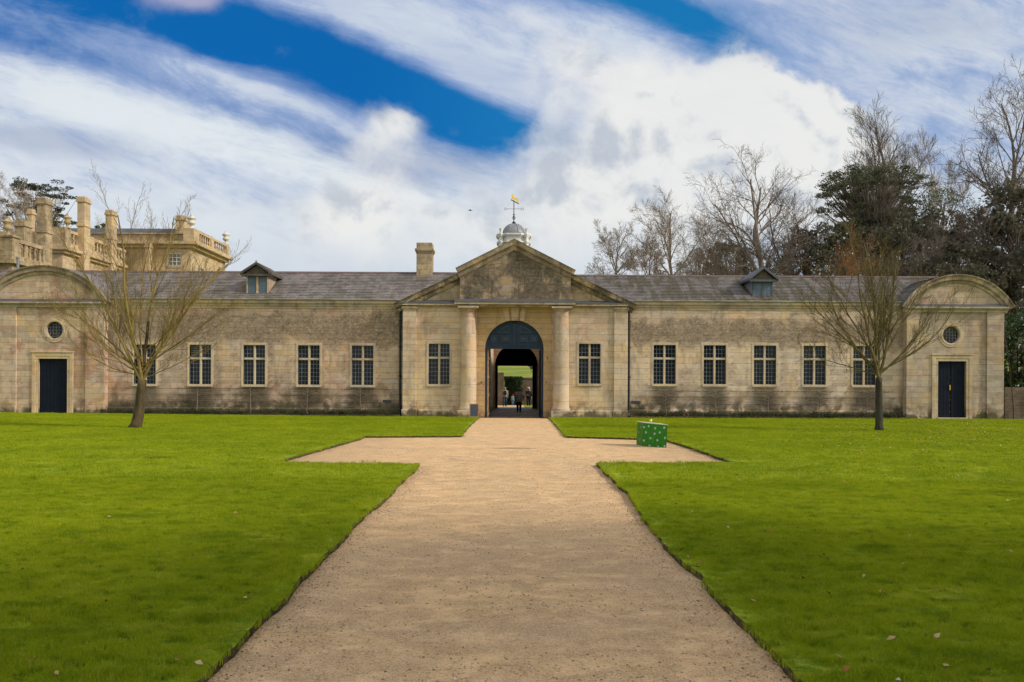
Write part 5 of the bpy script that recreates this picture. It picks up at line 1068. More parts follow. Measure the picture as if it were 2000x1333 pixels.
r5 = np.random.default_rng(8); n_ = 42000; yy = 4.3 + (24 - 4.3) * r5.uniform(0, 1, n_) ** 1.9; xx = r5.uniform(-5.2, 5.4, n_)
ok = ~in_poly(xx, yy, LP['left']) & ~in_poly(xx, yy, LP['right']); xx, yy = xx[ok], yy[ok]
dn = np.array([mnoise.noise(Vector((a * 0.9, b * 1.1, 0))) + 0.5 * mnoise.noise(Vector((a * 3, b * 3, 4))) for a, b in zip(xx, yy)]); ok = r5.uniform(-0.4, 0.9, xx.size) < dn + 0.15; xx, yy = xx[ok], yy[ok]
# more at the foot of the edges
ex = []
for edge, sgn in ((EL, -1), (ER, 1)):
    for a in edge:
        if 4 < a[1] < 24:
            for q in range(15): ex.append((a[0] - sgn * abs(rnd.gauss(0.02, 0.16)), a[1] + rnd.uniform(-.1, .1)))
ex = np.array(ex); ok = ~in_poly(ex[:, 0], ex[:, 1], LP['left']) & ~in_poly(ex[:, 0], ex[:, 1], LP['right']); ex = ex[ok]
pts = np.concatenate([np.stack([xx, yy, np.full(xx.size, 0.002)], 1), np.stack([ex[:, 0], ex[:, 1], np.full(len(ex), 0.003)], 1)]); n_ = len(pts)
gn_scatter('gravel', pts, NR.uniform(0, 6.28, (n_, 3)) * np.array([0.05, 0.05, 1]), 0.0045 + 0.006 * NR.uniform(0, 1, n_) ** 3, [pebble(i) for i in range(3)], 'loose gravel stones on the path')
# fallen leaves
lm, kk = new_mat('fallen_leaf'); rr_ = kk.node('ShaderNodeNewGeometry').outputs['Random Per Island']; finish(kk, kk.ramp(rr_, [(0, (0.09, 0.045, 0.02)), (0.4, (0.26, 0.10, 0.035)), (0.7, (0.36, 0.22, 0.08)), (0.93, (0.42, 0.33, 0.18)), (1, (0.50, 0.46, 0.40))]), 0.8, spec=0.2)
q_ = []
for i in range(2100):
    if i < 1750: px, py = 1520 + 480 * rnd.random() ** 0.7, 821 + 45 * abs(rnd.gauss(0, 0.55))
    elif i < 1900: px, py = rnd.uniform(1150, 2000), 825 + 330 * rnd.random() ** 1.3
    else: px, py = rnd.uniform(0, 2000), 825 + 500 * rnd.random() ** 1.2
    if py < 822 or (i >= 1750 and i % 2): continue
    x, y = G(px, py, 0.12)
    if y > 46 or not (in_poly(np.array([x]), np.array([y]), LP['left'])[0] or in_poly(np.array([x]), np.array([y]), LP['right'])[0]): continue
    s_ = rnd.uniform(0.02, 0.045) * (0.75 if y < 12 else 1.0); a = rnd.uniform(0, 6.28); z = lawn_h(x, y) + 0.028; c, s2 = math.cos(a), math.sin(a); tz = rnd.uniform(-0.02, 0.02)
    q_.append([(x + c * s_, y + s2 * s_, z + tz), (x - s2 * s_ * .6, y + c * s_ * .6, z + rnd.uniform(0, .02)), (x - c * s_, y - s2 * s_, z - tz), (x + s2 * s_ * .6, y - c * s_ * .6, z + rnd.uniform(-.005, .01))])
o = quads('fallen_leaves', np.array(q_), lm); tag(o, 'scattered brown and buff fallen leaves on the lawn', None, kind='stuff')

# ================================================================ trees
def rvec(r): return Vector((r.gauss(0, 1), r.gauss(0, 1), r.gauss(0, 1))).normalized()
def limb(mb, p, d, L, r0, r1, seg, n, r, wob, up, pts_out=None):
    P = [p.copy()]; R = [r0]; D = d.copy()
    for i in range(seg):
        D = (D + rvec(r) * wob + Vector((0, 0, up))).normalized(); p = p + D * (L / seg); P.append(p.copy()); R.append(r0 + (r1 - r0) * (i + 1) / seg)
    mb.tube(P, R, n); return P, R
def branch_rec(mb, p, d, L, r0, lvl, maxl, r, cfg, tips):
    seg = max(2, int(cfg['seg'] - lvl)); n = (6, 5, 4, 3, 3, 3)[min(5, lvl)]; last = lvl >= maxl
    r1 = max(cfg['rmin'] * 0.6, r0 * (0.32 if not last else 0.5)); P, R = limb(mb, p, d, L, r0, r1, seg, n, r, cfg['wob'], cfg['up'], None)
    if last: tips.append(P[-1]); return
    nch = cfg['n'][min(lvl, len(cfg['n']) - 1)]
    for i in range(nch):
        t = cfg.get('t0', 0.2) + (1 - cfg.get('t0', 0.2)) * (i + r.random() * 0.8) / nch; f = t * seg; j = min(seg - 1, int(f)); q = P[j].lerp(P[j + 1], f - j); rr = R[j] + (R[j + 1] - R[j]) * (f - j)
        D = (P[j + 1] - P[j]).normalized(); side = D.cross(rvec(r)).normalized(); a = math.radians(r.uniform(*cfg['ang'])); nd = (D * math.cos(a) + side * math.sin(a)).normalized()
        nd = (nd + Vector((0, 0, cfg['lift']))).normalized()
        branch_rec(mb, q, nd, L * r.uniform(*cfg['ratio']) * (1.15 - 0.5 * t), max(cfg['rmin'], rr * 0.55), lvl + 1, maxl, r, cfg, tips)
def base_at(px, py, z=0.0): x, y = G(px, py, z); return x, y
# --- left young tree on the lawn
def young_tree(px, py, fork_px, fork_py, rb, rf, limbs, mats, seed, label, cfg, top):
    x, y = G(px, py, 0.12); r = random.Random(seed); T = empty('bare_tree', (x, y, 0.1), label, 'tree', 'young bare trees on the lawn')
    fx, fz = W(fork_px, fork_py, y); m = MB(); z0 = lawn_h(x, y) - 0.06; n = 9; P = []; R = []
    for i in range(n + 1):
        t = i / n; P.append(Vector((x + (fx - x) * t + 0.02 * math.sin(t * 5), y + 0.04 * math.sin(t * 4), z0 + (fz - z0) * t))); R.append(rb + (rf - rb) * min(1, t * 1.1) + rb * 0.35 * max(0, 1 - t * 9))
    m.tube(P, R, 14, True)
    for i, v_ in enumerate(m.v): q = Vector(v_); s_ = 1 + 0.05 * mnoise.noise(q * 4); c = Vector((x + (fx - x) * (q.z - z0) / (fz - z0), y, q.z)); d = q - c; m.v[i] = tuple(c + Vector((d.x * s_, d.y * s_, 0)))
    b = MB(); tips = []; F0 = P[-1]
    for (az, el, L, rr, h0) in limbs:
        a = math.radians(az); e = math.radians(el); d = Vector((math.cos(e) * math.cos(a), math.cos(e) * math.sin(a), math.sin(e))); q = F0 + Vector((0, 0, h0))
        if rr > 0.07:     # main stems belong to the trunk
            Ps, Rs = limb(m, q, d, L * 0.35, rr, rr * 0.72, 4, 8, r, 0.07, 0.05); q2 = Ps[-1]; d2 = (Ps[-1] - Ps[-2]).normalized()
            branch_rec(b, q2, d2, L * 0.65, rr * 0.70, 0, 4, r, cfg, tips)
            for kx in range(4):
                j = 1 + kx % 3; D = (Ps[j + 1] - Ps[j]).normalized(); sd_ = D.cross(rvec(r)).normalized(); branch_rec(b, Ps[j], (D * .6 + sd_ * .8).normalized(), L * 0.38, rr * .3, 1, 4, r, cfg, tips)
        else: branch_rec(b, q, d, L, rr, 0, 4, r, cfg, tips)
    o = m.build('trunk', mats[0], T, smooth=True); o.matrix_parent_inverse = Matrix.Translation(-T.location)
    o = b.build('crown', mats[1], T, smooth=True); o.matrix_parent_inverse = Matrix.Translation(-T.location)
    return T
cfgL = dict(seg=7, wob=0.13, up=0.06, n=[8, 6, 5, 2], ang=(20, 44), lift=0.16, ratio=(0.34, 0.55), rmin=0.0036, t0=0.12)
limbsL = [(95, 84, 6.3, 0.075, 0.0), (250, 76, 6.1, 0.07, -0.1), (15, 66, 5.2, 0.07, -0.05), (185, 66, 5.2, 0.07, -0.1), (175, 44, 4.2, 0.042, 0.25), (5, 44, 4.3, 0.042, 0.3), (60, 62, 4.6, 0.036, 0.3), (120, 70, 5.0, 0.036, 0.4), (200, 26, 4.0, 0.036, 0.2), (345, 30, 3.8, 0.036, 0.5), (178, 12, 3.0, 0.024, 0.1), (2, 10, 2.4, 0.022, 0.05), (160, 30, 3.2, 0.03, 0.6)]
young_tree(264, 834, 280, 742, 0.205, 0.155, limbsL, (M['bark_l'], M['twig_l']), 4, 'bare young tree with leaning brown trunk and yellowish twigs on the left lawn', cfgL, 350)
cfgR = dict(seg=7, wob=0.13, up=0.05, n=[8, 6, 5, 2], ang=(20, 46), lift=0.12, ratio=(0.34, 0.55), rmin=0.0036, t0=0.12)
limbsR = [(100, 84, 5.4, 0.066, 0.0), (200, 70, 4.5, 0.064, -0.05), (10, 64, 4.5, 0.064, 0.0), (170, 48, 3.9, 0.045, 0.0), (0, 36, 3.9, 0.045, 0.1), (80, 70, 4.6, 0.036, 0.3), (60, 55, 4.0, 0.042, 0.3), (190, 26, 3.7, 0.036, 0.3), (350, 18, 3.7, 0.036, 0.25), (175, 14, 3.0, 0.024, 0.1), (5, 50, 4.0, 0.04, 0.6), (160, 60, 3.9, 0.04, 0.5)]
young_tree(1717, 839, 1717, 738, 0.15, 0.12, limbsR, (M['bark_r'], M['twig_r']), 9, 'bare young tree with slim dark trunk on the right lawn', cfgR, 430)
# --- bare trees beyond the roofs
def bare_tree(px, Y, ztop_py, spread_px, seed, mat, label, r0=0.35, stems=1, cfgx=None, group='bare winter trees beyond the roofs', lv=4, z_first=0.35, base_py=None):
    x = X(px, 500, Y); zg = ground_h(x, Y) - 0.3; zt = Z(ztop_py, px, Y); H = zt - zg; r = random.Random(seed); T = empty('bare_tree', (x, Y, zg), label, 'tree', group); m = MB(); b = MB(); tips = []
    cfg = dict(seg=9, wob=0.17, up=0.03, n=[7, 6, 5, 3], ang=(25, 58), lift=0.05, ratio=(0.45, 0.66), rmin=0.013, t0=0.15, nl=10)
    if cfgx: cfg.update(cfgx); cfg['rmin'] = min(cfg['rmin'], 0.013)
    sp = spread_px * Y / F / 2
    P, R = limb(m, Vector((x, Y, zg)), Vector((0, 0, 1)), H * z_first, r0, r0 * 0.75, 5, 9, r, 0.04, 0.1)
    nl = cfg['nl']; zf = P[-1].z; hz = (zt - zf); cz = zf + hz * 0.42; hz *= 0.58
    for i in range(nl):
        a = 2 * math.pi * (i * 0.618 + r.random() * .15); el = math.radians(88 - 88 * (i / nl) ** 0.8 - (0 if i else -0)) if i else math.radians(84)
        q = P[-1] if i < nl * .5 else P[-2].lerp(P[-1], r.random()); d = Vector((math.cos(el) * math.cos(a), math.cos(el) * math.sin(a), math.sin(el)))
        # length: out to the rounded crown's surface
        lo, hi = 0.0, H
        for _ in range(20):
            mid = (lo + hi) / 2; w_ = q + d * mid; e_ = ((w_.x - x) / sp) ** 2 + ((w_.y - Y) / sp) ** 2 + ((w_.z - cz) / hz) ** 2 if w_.z > cz else ((w_.x - x) / sp) ** 2 + ((w_.y - Y) / sp) ** 2
            if e_ > 1: hi = mid
            else: lo = mid
        branch_rec(b, q, d, max(1.5, lo * 0.93), r0 * (0.55 if i == 0 else r.uniform(.26, .42)), 0, lv, r, cfg, tips)
    o = m.build('trunk', mat, T, smooth=True); o.matrix_parent_inverse = Matrix.Translation(-T.location); o = b.build('crown', mat, T); o.matrix_parent_inverse = Matrix.Translation(-T.location); return T
bare_tree(1203, 100, 447, 110, 21, M['far_bark'], 'small round bare tree just right of the pediment', 0.20, z_first=0.74, cfgx=dict(nl=7))
bare_tree(1312, 98, 400, 130, 22, M['far_bark'], 'mid-height bare tree with open rounded crown, second from the pediment', 0.28, z_first=0.62)
bare_tree(1262, 108, 470, 80, 23, M['far_orange'], 'low warm brown bare tree between the two nearest the pediment', 0.15, z_first=0.7)
bare_tree(1480, 92, 312, 190, 24, M['far_bark_dark'], 'large bare tree with twisting dark limbs above the right dormer', 0.50, z_first=0.50, cfgx=dict(wob=0.24, n=[7, 6, 4, 3], nl=11))
bare_tree(1545, 97, 350, 130, 25, M['far_bark_dark'], 'bare tree with forked dark trunk crowding the large twisted one', 0.36, z_first=0.5, cfgx=dict(wob=0.22))
bare_tree(1400, 104, 430, 110, 26, M['far_bark'], 'pale bare tree left of the large twisted one', 0.20, z_first=0.6)
bare_tree(1738, 108, 226, 140, 27, M['far_bark_dark'], 'very tall bare tree rising above the flat-topped cedar', 0.42, z_first=0.66, cfgx=dict(wob=0.12, ang=(18, 42), nl=10))
bare_tree(1690, 110, 285, 90, 28, M['far_bark_dark'], 'bare tree leaning left beside the tallest one above the cedar', 0.28, z_first=0.7, cfgx=dict(wob=0.12, ang=(18, 42)))
bare_tree(1852, 125, 290, 100, 29, M['far_bark'], 'slender pale bare tree between the two tallest', 0.22, z_first=0.66, cfgx=dict(ang=(15, 36), nl=8))
bare_tree(1982, 88, 160, 150, 30, M['far_bark_dark'], 'tallest bare tree at the right edge of the view', 0.40, z_first=0.52, cfgx=dict(wob=0.13, nl=13))
bare_tree(22, 108, 352, 100, 31, M['far_bark'], 'bare tree behind the cedar at the left edge', 0.3, z_first=0.66)
bare_tree(1650, 78, 470, 120, 32, M['far_orange'], 'bushy russet bare tree in front of the cedar', 0.2, z_first=0.25, cfgx=dict(ang=(15, 35), n=[7, 6, 4, 3], rmin=0.015))
# --- foliage
def clump_quads(C, RAD, n, size, r, flat=1.0):
    """C (k,3) centres, RAD (k,3): n leaf quads spread through each ellipsoid"""
    k_ = len(C); d = r.normal(size=(k_, n, 3)); d /= np.linalg.norm(d, axis=2, keepdims=True); d *= r.uniform(0.15, 1.0, (k_, n, 1)) ** 0.45
    p = C[:, None, :] + d * RAD[:, None, :]; p = p.reshape(-1, 3); N_ = len(p); a = r.normal(size=(N_, 3)); a[:, 2] *= flat; a /= np.linalg.norm(a, axis=1, keepdims=True)
    b = r.normal(size=(N_, 3)); b[:, 2] *= flat; b -= a * (a * b).sum(1, keepdims=True); b /= np.linalg.norm(b, axis=1, keepdims=True); s_ = size * r.uniform(0.5, 1.3, (N_, 1)); a *= s_; b *= s_ * 0.55
    return np.stack([p - a, p - b * .8, p + a, p + b], 1)
def leafy_tree(px, Y, top_py, w_px, bot_py, seed, leaf, barkm, label, nclump=70, nleaf=90, size=0.22, group='evergreens and woodland trees beyond the roofs', name='woodland_tree', shape='round', r0=0.4, at=None):
    x = X(px, 500, Y); zg = ground_h(x, Y) - 0.3; zt = Z(top_py, px, Y); zb = Z(bot_py, px, Y); r = np.random.default_rng(seed); rr = random.Random(seed); w = w_px * Y / F / 2
    if at: x, Y, zt, zb, w = at; zg = -0.1
    T = empty(name, (x, Y, zg), label, 'tree', group); m = MB(); H = zt - zg
    P, R = limb(m, Vector((x, Y, zg)), Vector((0, 0, 1)), H * 0.8, r0, r0 * .25, 8, 8, rr, 0.04, 0.1)
    C = []; RA = []; cz = (zt + zb) / 2; hz = (zt - zb) / 2
    for i in range(nclump):
        if shape == 'cedar':           # flat plates, widest high up
            lay = (0.0, .12, .3, .45, .62, .78, .9, .96)[int(rr.random() * 8)]; t = min(1, max(0, lay + rr.gauss(0, .03))); z = zb + (zt - zb) * t; wid = w * (0.55, .8, .62, 1.0, .72, 1.02, .95, .78)[min(7, int(t * 8))]; a = rr.uniform(0, 6.28); d = wid * math.sqrt(rr.uniform(0.02, 1)); cr = w * rr.uniform(0.09, 0.19)
            c = (x + d * math.cos(a), Y + d * math.sin(a) * .8, z - 0.05 * d - 0.006 * d * d); ra = (cr, cr, cr * rr.uniform(.24, .40))
        else:
            v_ = rvec(rr); q = rr.uniform(.35, 1) ** .6; c = (x + v_.x * w * q, Y + v_.y * w * q * .8, cz + v_.z * hz * q); cr = w * rr.uniform(.14, .30); ra = (cr, cr, cr * .75)
        C.append(c); RA.append(ra)
        j = min(7, max(1, int((c[2] - zg) / (H * .8) * 8 * .85))); q0 = P[j]; q1 = Vector(c); mid = q0.lerp(q1, .5) + Vector((0, 0, -0.06 * (q1 - q0).length)) + rvec(rr) * .3; m.tube([q0, mid, q1], [r0 * .22, r0 * .14, r0 * .05], 4)
    o = m.build('trunk', barkm, T, smooth=True); o.matrix_parent_inverse = Matrix.Translation(-T.location)
    o = quads('crown', clump_quads(np.array(C), np.array(RA), nleaf, size, r, 0.5 if shape == 'cedar' else 1.0), leaf, T); o.matrix_parent_inverse = Matrix.Translation(-T.location); return T
leafy_tree(82, 112, 357, 150, 480, 41, M['cedar_far'], M['far_bark_dark'], 'dark cedar with layered flat branches behind the big chimneys', 120, 110, 0.13, name='cedar_tree', shape='cedar')
leafy_tree(196, 118, 437, 45, 480, 42, M['cedar_far'], M['far_bark_dark'], 'small green treetop between two chimneys of the house', 18, 70, 0.2)
leafy_tree(1703, 96, 330, 235, 480, 43, M['cedar'], M['far_bark_dark'], 'broad flat-topped dark cedar, the largest evergreen on the right', 230, 140, 0.13, name='cedar_tree', shape='cedar', r0=0.6)
leafy_tree(1655, 92, 425, 120, 545, 44, M['cedar'], M['far_bark_dark'], 'lower dark evergreen under the left side of the broad cedar', 50, 90, 0.2)
leafy_tree(1425, 110, 468, 90, 560, 45, M['wood_dark'], M['far_bark_dark'], 'low dark evergreen left of the right dormer', 45, 80, 0.2)
leafy_tree(1368, 106, 478, 95, 560, 46, M['russet'], M['far_bark'], 'russet-leaved low tree left of the right dormer', 40, 60, 0.10)
leafy_tree(1835, 100, 365, 160, 560, 47, M['ivy'], M['far_bark_dark'], 'pale olive green tree right of the broad cedar', 110, 110, 0.13)
leafy_tree(1778, 90, 385, 190, 620, 48, M['wood_dark'], M['far_bark_dark'], 'dark dense tree low between cedar and olive tree', 70, 90, 0.22)
leafy_tree(1905, 86, 400, 150, 660, 49, M['wood_brown'], M['far_bark_dark'], 'brownish twiggy tree above the right pavilion', 70, 85, 0.18)
leafy_tree(1985, 80, 350, 170, 640, 50, M['wood_dark'], M['far_bark_dark'], 'tall dark evergreen at the right edge', 90, 100, 0.22)
leafy_tree(1860, 78, 470, 180, 700, 51, M['wood_dark'], M['far_bark_dark'], 'dark undergrowth tree directly behind the right pavilion gable', 70, 100, 0.2)
leafy_tree(1700, 82, 480, 200, 640, 52, M['wood_brown'], M['far_bark_dark'], 'brown twiggy thicket tree over the roof behind the right lawn tree', 60, 80, 0.16)
leafy_tree(2060, 72, 420, 160, 720, 53, M['wood_dark'], M['far_bark_dark'], 'dark tree just outside the right edge of the view', 60, 90, 0.2)
leafy_tree(1575, 100, 440, 110, 560, 54, M['wood_dark'], M['far_bark_dark'], 'dark ivy-clad tree between the twisted tree and the cedar', 45, 80, 0.2)
for i, (px, py, Y) in enumerate(((1910, 470, 82), (1800, 520, 80), (1745, 400, 94))): bare_tree(px, Y, py - 60, 150, 60 + i, M['far_bark_dark'], ('tangled bare tree above the right pavilion', 'low tangled bare tree left of the right pavilion', 'bare tree tangled in front of the broad cedar')[i], 0.25, z_first=0.3, cfgx=dict(wob=0.2, rmin=0.016))
# two unseen trees added beside the viewer to shade the near lawn
leafy_tree(0, 1, 0, 0, 0, 90, M['wood_dark'], M['far_bark_dark'], 'added shade tree right of the path, outside the view', 90, 90, 0.28, at=(19.5, 0.5, 16.0, 4.5, 6.5), group='added shade trees beside the path')
leafy_tree(0, 1, 0, 0, 0, 91, M['wood_dark'], M['far_bark_dark'], 'second added shade tree behind the viewer, outside the view', 90, 90, 0.28, at=(14.0, -7.5, 15.0, 4.0, 6.5), group='added shade trees beside the path')
# big laurel at the right end, low wall
T = empty('laurel_bush', (0, 0, 0), 'glossy dark green laurel bush past the right end of the stables', 'bush'); r_ = np.random.default_rng(3)
cs = [(X(1990, 650, 49) + r_.uniform(-1.0, 2.5), 49.5 + r_.uniform(-.8, 1.5), r_.uniform(1.0, 6.0)) for _ in range(60)]
quads('foliage', clump_quads(np.array(cs), np.tile([0.75, .7, .6], (60, 1)), 150, 0.13, r_), M['laurel'], T)
m = MB()
for c in cs[:20]: m.tube([(X(1995, 700, 49) + 0.3, 49.8, 0), (c[0], c[1], c[2])], [0.07, 0.02], 5)
m.build('stem', M['far_bark_dark'], T)
m = MB(); zt = Z(757, 1980, 47.4); m.box(X(1962, 780, 47.4), 44, 47.4, 47.9, -0.2, zt); o = m.build('stone_wall', M['rubble'], bevel=0.03); tag(o, 'low shade-darkened rubble wall running right from the end pavilion', 'wall')
T = empty('sapling', (0, 0, 0), 'thin dark-leaved sapling beside the right corner of the stables', 'tree'); m = MB(); r = random.Random(6); tips = []
branch_rec(m, Vector((X(1984, 780, 46), 46.2, 0)), Vector((-0.10, 0, 1)), 4.9, 0.028, 0, 3, r, dict(seg=7, wob=.1, up=.03, n=[6, 3, 3], ang=(30, 60), lift=0, ratio=(.35, .5), rmin=.006, t0=.45), tips); m.build('stem', M['bark_r'], T)
tp = np.array([tuple(t) for t in tips[:26]]); quads('leaf', clump_quads(tp, np.tile([.12, .12, .12], (len(tp), 1)), 7, 0.06, r_), M['wood_dark'], T)
# ================================================================ wall shrubs, bed planting
def espalier(px, Y, seed, h, label, leaf=True):
    x = X(px, 780, Y); r = random.Random(seed); T = empty('wall_shrub', (x, Y - 0.14, 0.15), label, 'shrub', 'trained shrubs under the wing windows'); m = MB(); y = Y - 0.14
    lean = r.uniform(-.08, .08); P = [Vector((x, y, 0.1)), Vector((x + lean, y, 0.35)), Vector((x + lean * .3, y, 0.7)), Vector((x + r.uniform(-.03, .03), y, h))]; m.tube(P, [0.035, 0.03, 0.024, 0.012], 6)
    b = MB()
    for z in (0.78, 1.0, 1.15, 1.35, 1.5):
        if z > h + .1: continue
        for sx in (-1, 1):
            L = r.uniform(0.7, 1.5) * (1 if z in (1.15, 1.5) else .6); q = [Vector((x, y, z - .1))]
            for i in range(6): q.append(Vector((x + sx * L * (i + 1) / 6, y + r.uniform(-.02, .03), z + r.uniform(-.03, .03))))
            b.tube(q, [0.014, .012, .011, .01, .009, .007, .005], 4)
            for i in range(int(L * 14)):
                t = r.random(); p = Vector((x + sx * L * t, y, z)); b.tube([p, p + Vector((r.uniform(-.08, .08), r.uniform(-.06, .02), r.uniform(.03, .16)))], [.005, .002], 3)
    o = m.build('stem', bark('shrub_bark_pale', (0.13, 0.10, 0.07), (0.23, 0.18, 0.13)) if 'shrub_bark_pale' not in bpy.data.materials else bpy.data.materials['shrub_bark_pale'], T); o.matrix_parent_inverse = Matrix.Translation(-T.location)
    o = b.build('crown', M['bark_r'], T); o.matrix_parent_inverse = Matrix.Translation(-T.location)
nm_l = ['pale-stemmed trained shrub on the wall between the left lawn tree and the louvred window', 'trained shrub with twisted pale stem under the window below the left dormer', 'slender trained shrub under the fourth window of the left wing', 'pale crooked trained shrub under the window nearest the left downpipe']
for i, px in enumerate((388, 491, 602, 704)): espalier(px, YW, 100 + i, 1.65, nm_l[i])
nm_r = ['trained shrub under the window nearest the right downpipe', 'crooked trained shrub under the second window of the right wing', 'trained shrub with pale stem under the window below the right dormer', 'thin trained shrub under the fourth window of the right wing', 'trained shrub beside the slim dark trunk of the right lawn tree']
for i, px in enumerate((1298, 1396, 1499, 1600, 1692)): espalier(px, YW, 110 + i, 1.6, nm_r[i])
for x0, x1, nm in ((XL0 + 0.4, XL1 - 0.2, 'left'), (XR0 + 0.4, XR1 - 0.2, 'right')):
    cs = []; ra = []
    for i in range(260):
        x = rnd.uniform(x0, x1); d = mnoise.noise(Vector((x * .5, 0, 1 if nm == 'left' else 4))); h = 0.10 + 0.12 * max(0, d + .5) * rnd.uniform(.5, 1.3); cs.append((x, YW - rnd.uniform(.25, .95), 0.15 + h * .5)); ra.append((0.22, .16, h))
    o = quads('bed_plants', clump_quads(np.array(cs), np.array(ra), 60, 0.035, r_), M['bed_leaf']); tag(o, 'low dark green ground cover in the bed under the %s wing' % nm, None, kind='stuff')
# ================================================================ beyond the gateway
yH = 80.0; hx0, hx1 = W(984, 760, yH)[0], W(1019, 760, yH)[0]; hz = W(1004, 738, yH)[1]
T = empty('clipped_hedge', (0, 0, 0), 'tall clipped dark yew hedge seen through the gateway', 'hedge'); m = MB(); m.box(hx0 + .1, hx1 - .1, yH + .1, yH + 1.3, 0, hz - .12); m.build('hedge_core', M['yew'], T)
cs = []
for i in range(240): cs.append((rnd.uniform(hx0 + .05, hx1 - .05), yH + rnd.choice([0.08, 0.08, rnd.uniform(0, 1.4)]), rnd.uniform(0, hz)))
for i in range(60): cs.append((rnd.uniform(hx0, hx1), yH + rnd.uniform(0, 1.4), hz - .05))
quads('foliage', clump_quads(np.array(cs), np.tile([.2, .12, .2], (len(cs), 1)), 50, .05, r_), M['yew'], T)
m = MB(); m.box(-6, W(984, 760, 79)[0], 79.0, 79.6, -.2, W(980, 728, 79)[1]); o = m.build('garden_wall', M['rubble'], bevel=.03); tag(o, 'taller rubble garden wall left of the yew hedge, seen through the gateway', 'wall')
m = MB(); m.box(W(1018, 760, 81)[0], 7, 81.6, 82.1, -.2, W(1030, 740, 81)[1]); m.box(W(1018, 760, 81)[0] - .02, 7, 81.55, 82.15, W(1030, 740, 81)[1] + .002, W(1030, 738, 81)[1]); o = m.build('garden_wall', M['rubble']); tag(o, 'lower coped garden wall right of the yew hedge, seen through the gateway', 'wall')
m = MB(); m.quad((0.9, 72, .02), (5, 72, .02), (5, 81.5, .02), (0.9, 81.5, .02)); o = m.build('verge', M['lawn']); tag(o, 'patch of grass beyond the gateway', None, kind='structure')
m = MB(); m.quad((-6, 72, .004), (0.9, 72, .004), (0.9, 81.5, .004), (-6, 81.5, .004)); o = m.build('road', M['gravel']); tag(o, 'gravel drive beyond the gateway', None, kind='structure')
leafy_tree(1042, 100, 700, 22, 722, 77, M['wood_dark'], M['far_bark_dark'], 'dark tree hanging into the view through the gateway', 26, 70, 0.10, r0=0.25)
# ================================================================ furniture
# green spotted box
bx, by = G(1252, 870, 0.0); T = empty('spotted_box', (1, 1, 0), 'bright green painted box with silver spots and a small gold knob on top', 'box'); T.location = (0, 0, 0)
c0 = G(1254, 872.5); yaw = math.radians(4.5)
A = Vector((*G(1254, 871.5), 0)); Bv = Vector((*G(1301.5, 875), 0)); wdir = (Bv - A); Wd = wdir.length; wdir.normalize(); ddir = Vector((-wdir.y, wdir.x, 0)); C_ = Vector((*G(1242.5, 869), 0)); Dp = 0.72
Hb = W(1257, 826.5, A.y)[1]
dtilt = ddir.copy()
sh = Vector((0.035, 0, 0))      # the box leans slightly
def bp(a, b, z): return tuple(A + wdir * a + Vector((-0.09, 0.995, 0)) * b + Vector((0.05 * z, 0, z)))
hf, hr_ = Hb, Hb - 0.035
m = MB(); v8 = [bp(0, 0, 0.0), bp(Wd, 0, 0.0), bp(Wd, Dp, 0.0), bp(0, Dp, 0.0), bp(0, 0, hf), bp(Wd, 0, hr_), bp(Wd, Dp, hr_), bp(0, Dp, hf)]
m.v = v8; m.f = [(0, 1, 5, 4), (1, 2, 6, 5), (2, 3, 7, 6), (3, 0, 4, 7), (3, 2, 1, 0), (4, 5, 6, 7)]; m.build('body', M['boxgreen'], T, bevel=0.008)
m = MB(); e = 0.012; m.v = [bp(-e, -e, hf + .001), bp(Wd + e, -e, hr_ + .001), bp(Wd + e, Dp + e, hr_ + .001), bp(-e, Dp + e, hf + .001), bp(-e, -e, hf + .022), bp(Wd + e, -e, hr_ + .022), bp(Wd + e, Dp + e, hr_ + .022), bp(-e, Dp + e, hf + .022)]
m.f = [(0, 1, 5, 4), (1, 2, 6, 5), (2, 3, 7, 6), (3, 0, 4, 7), (3, 2, 1, 0), (4, 5, 6, 7)]; m.build('lid', M['lid_cream'], T)
kx, ky, kz = bp(Wd * .42, Dp * .4, Hb); m = MB(); m.lathe([(0.012, kz), (0.012, kz + .03), (0.035, kz + .045), (0.042, kz + .07), (0.03, kz + .10), (0.0, kz + .11)], kx, ky, 14); m.build('knob', simple('gold_knob', (0.75, 0.55, 0.22), 0.35, 0.1, 5, metal=.4), T, smooth=True)
zw = Hb
for (a, b) in ((.03, .82), (.23, .87), (.50, .80), (.87, .84), (.13, .60), (.49, .56), (.70, .63), (.33, .36), (.62, .29), (.92, .41), (.06, .24), (.31, .03), (.92, .06), (.66, .02)):
    m = MB(); rr0 = 0.034; n = 18
    pts = [bp(min(Wd, max(0, a * Wd + rr0 * math.cos(2 * math.pi * i / n))), -0.006, min(zw, max(0.0, b * zw + rr0 * math.sin(2 * math.pi * i / n)))) for i in range(n)]; m.poly(pts); m.build('spot', M['dot'], T)
for (a, b) in ((.3, .8), (.7, .55), (.4, .25)):
    m = MB(); n = 18; m.poly([bp(-0.006, a * Dp + 0.034 * math.cos(2 * math.pi * i / n), b * zw + 0.034 * math.sin(2 * math.pi * i / n)) for i in range(n)]); m.build('spot', M['dot'], T)
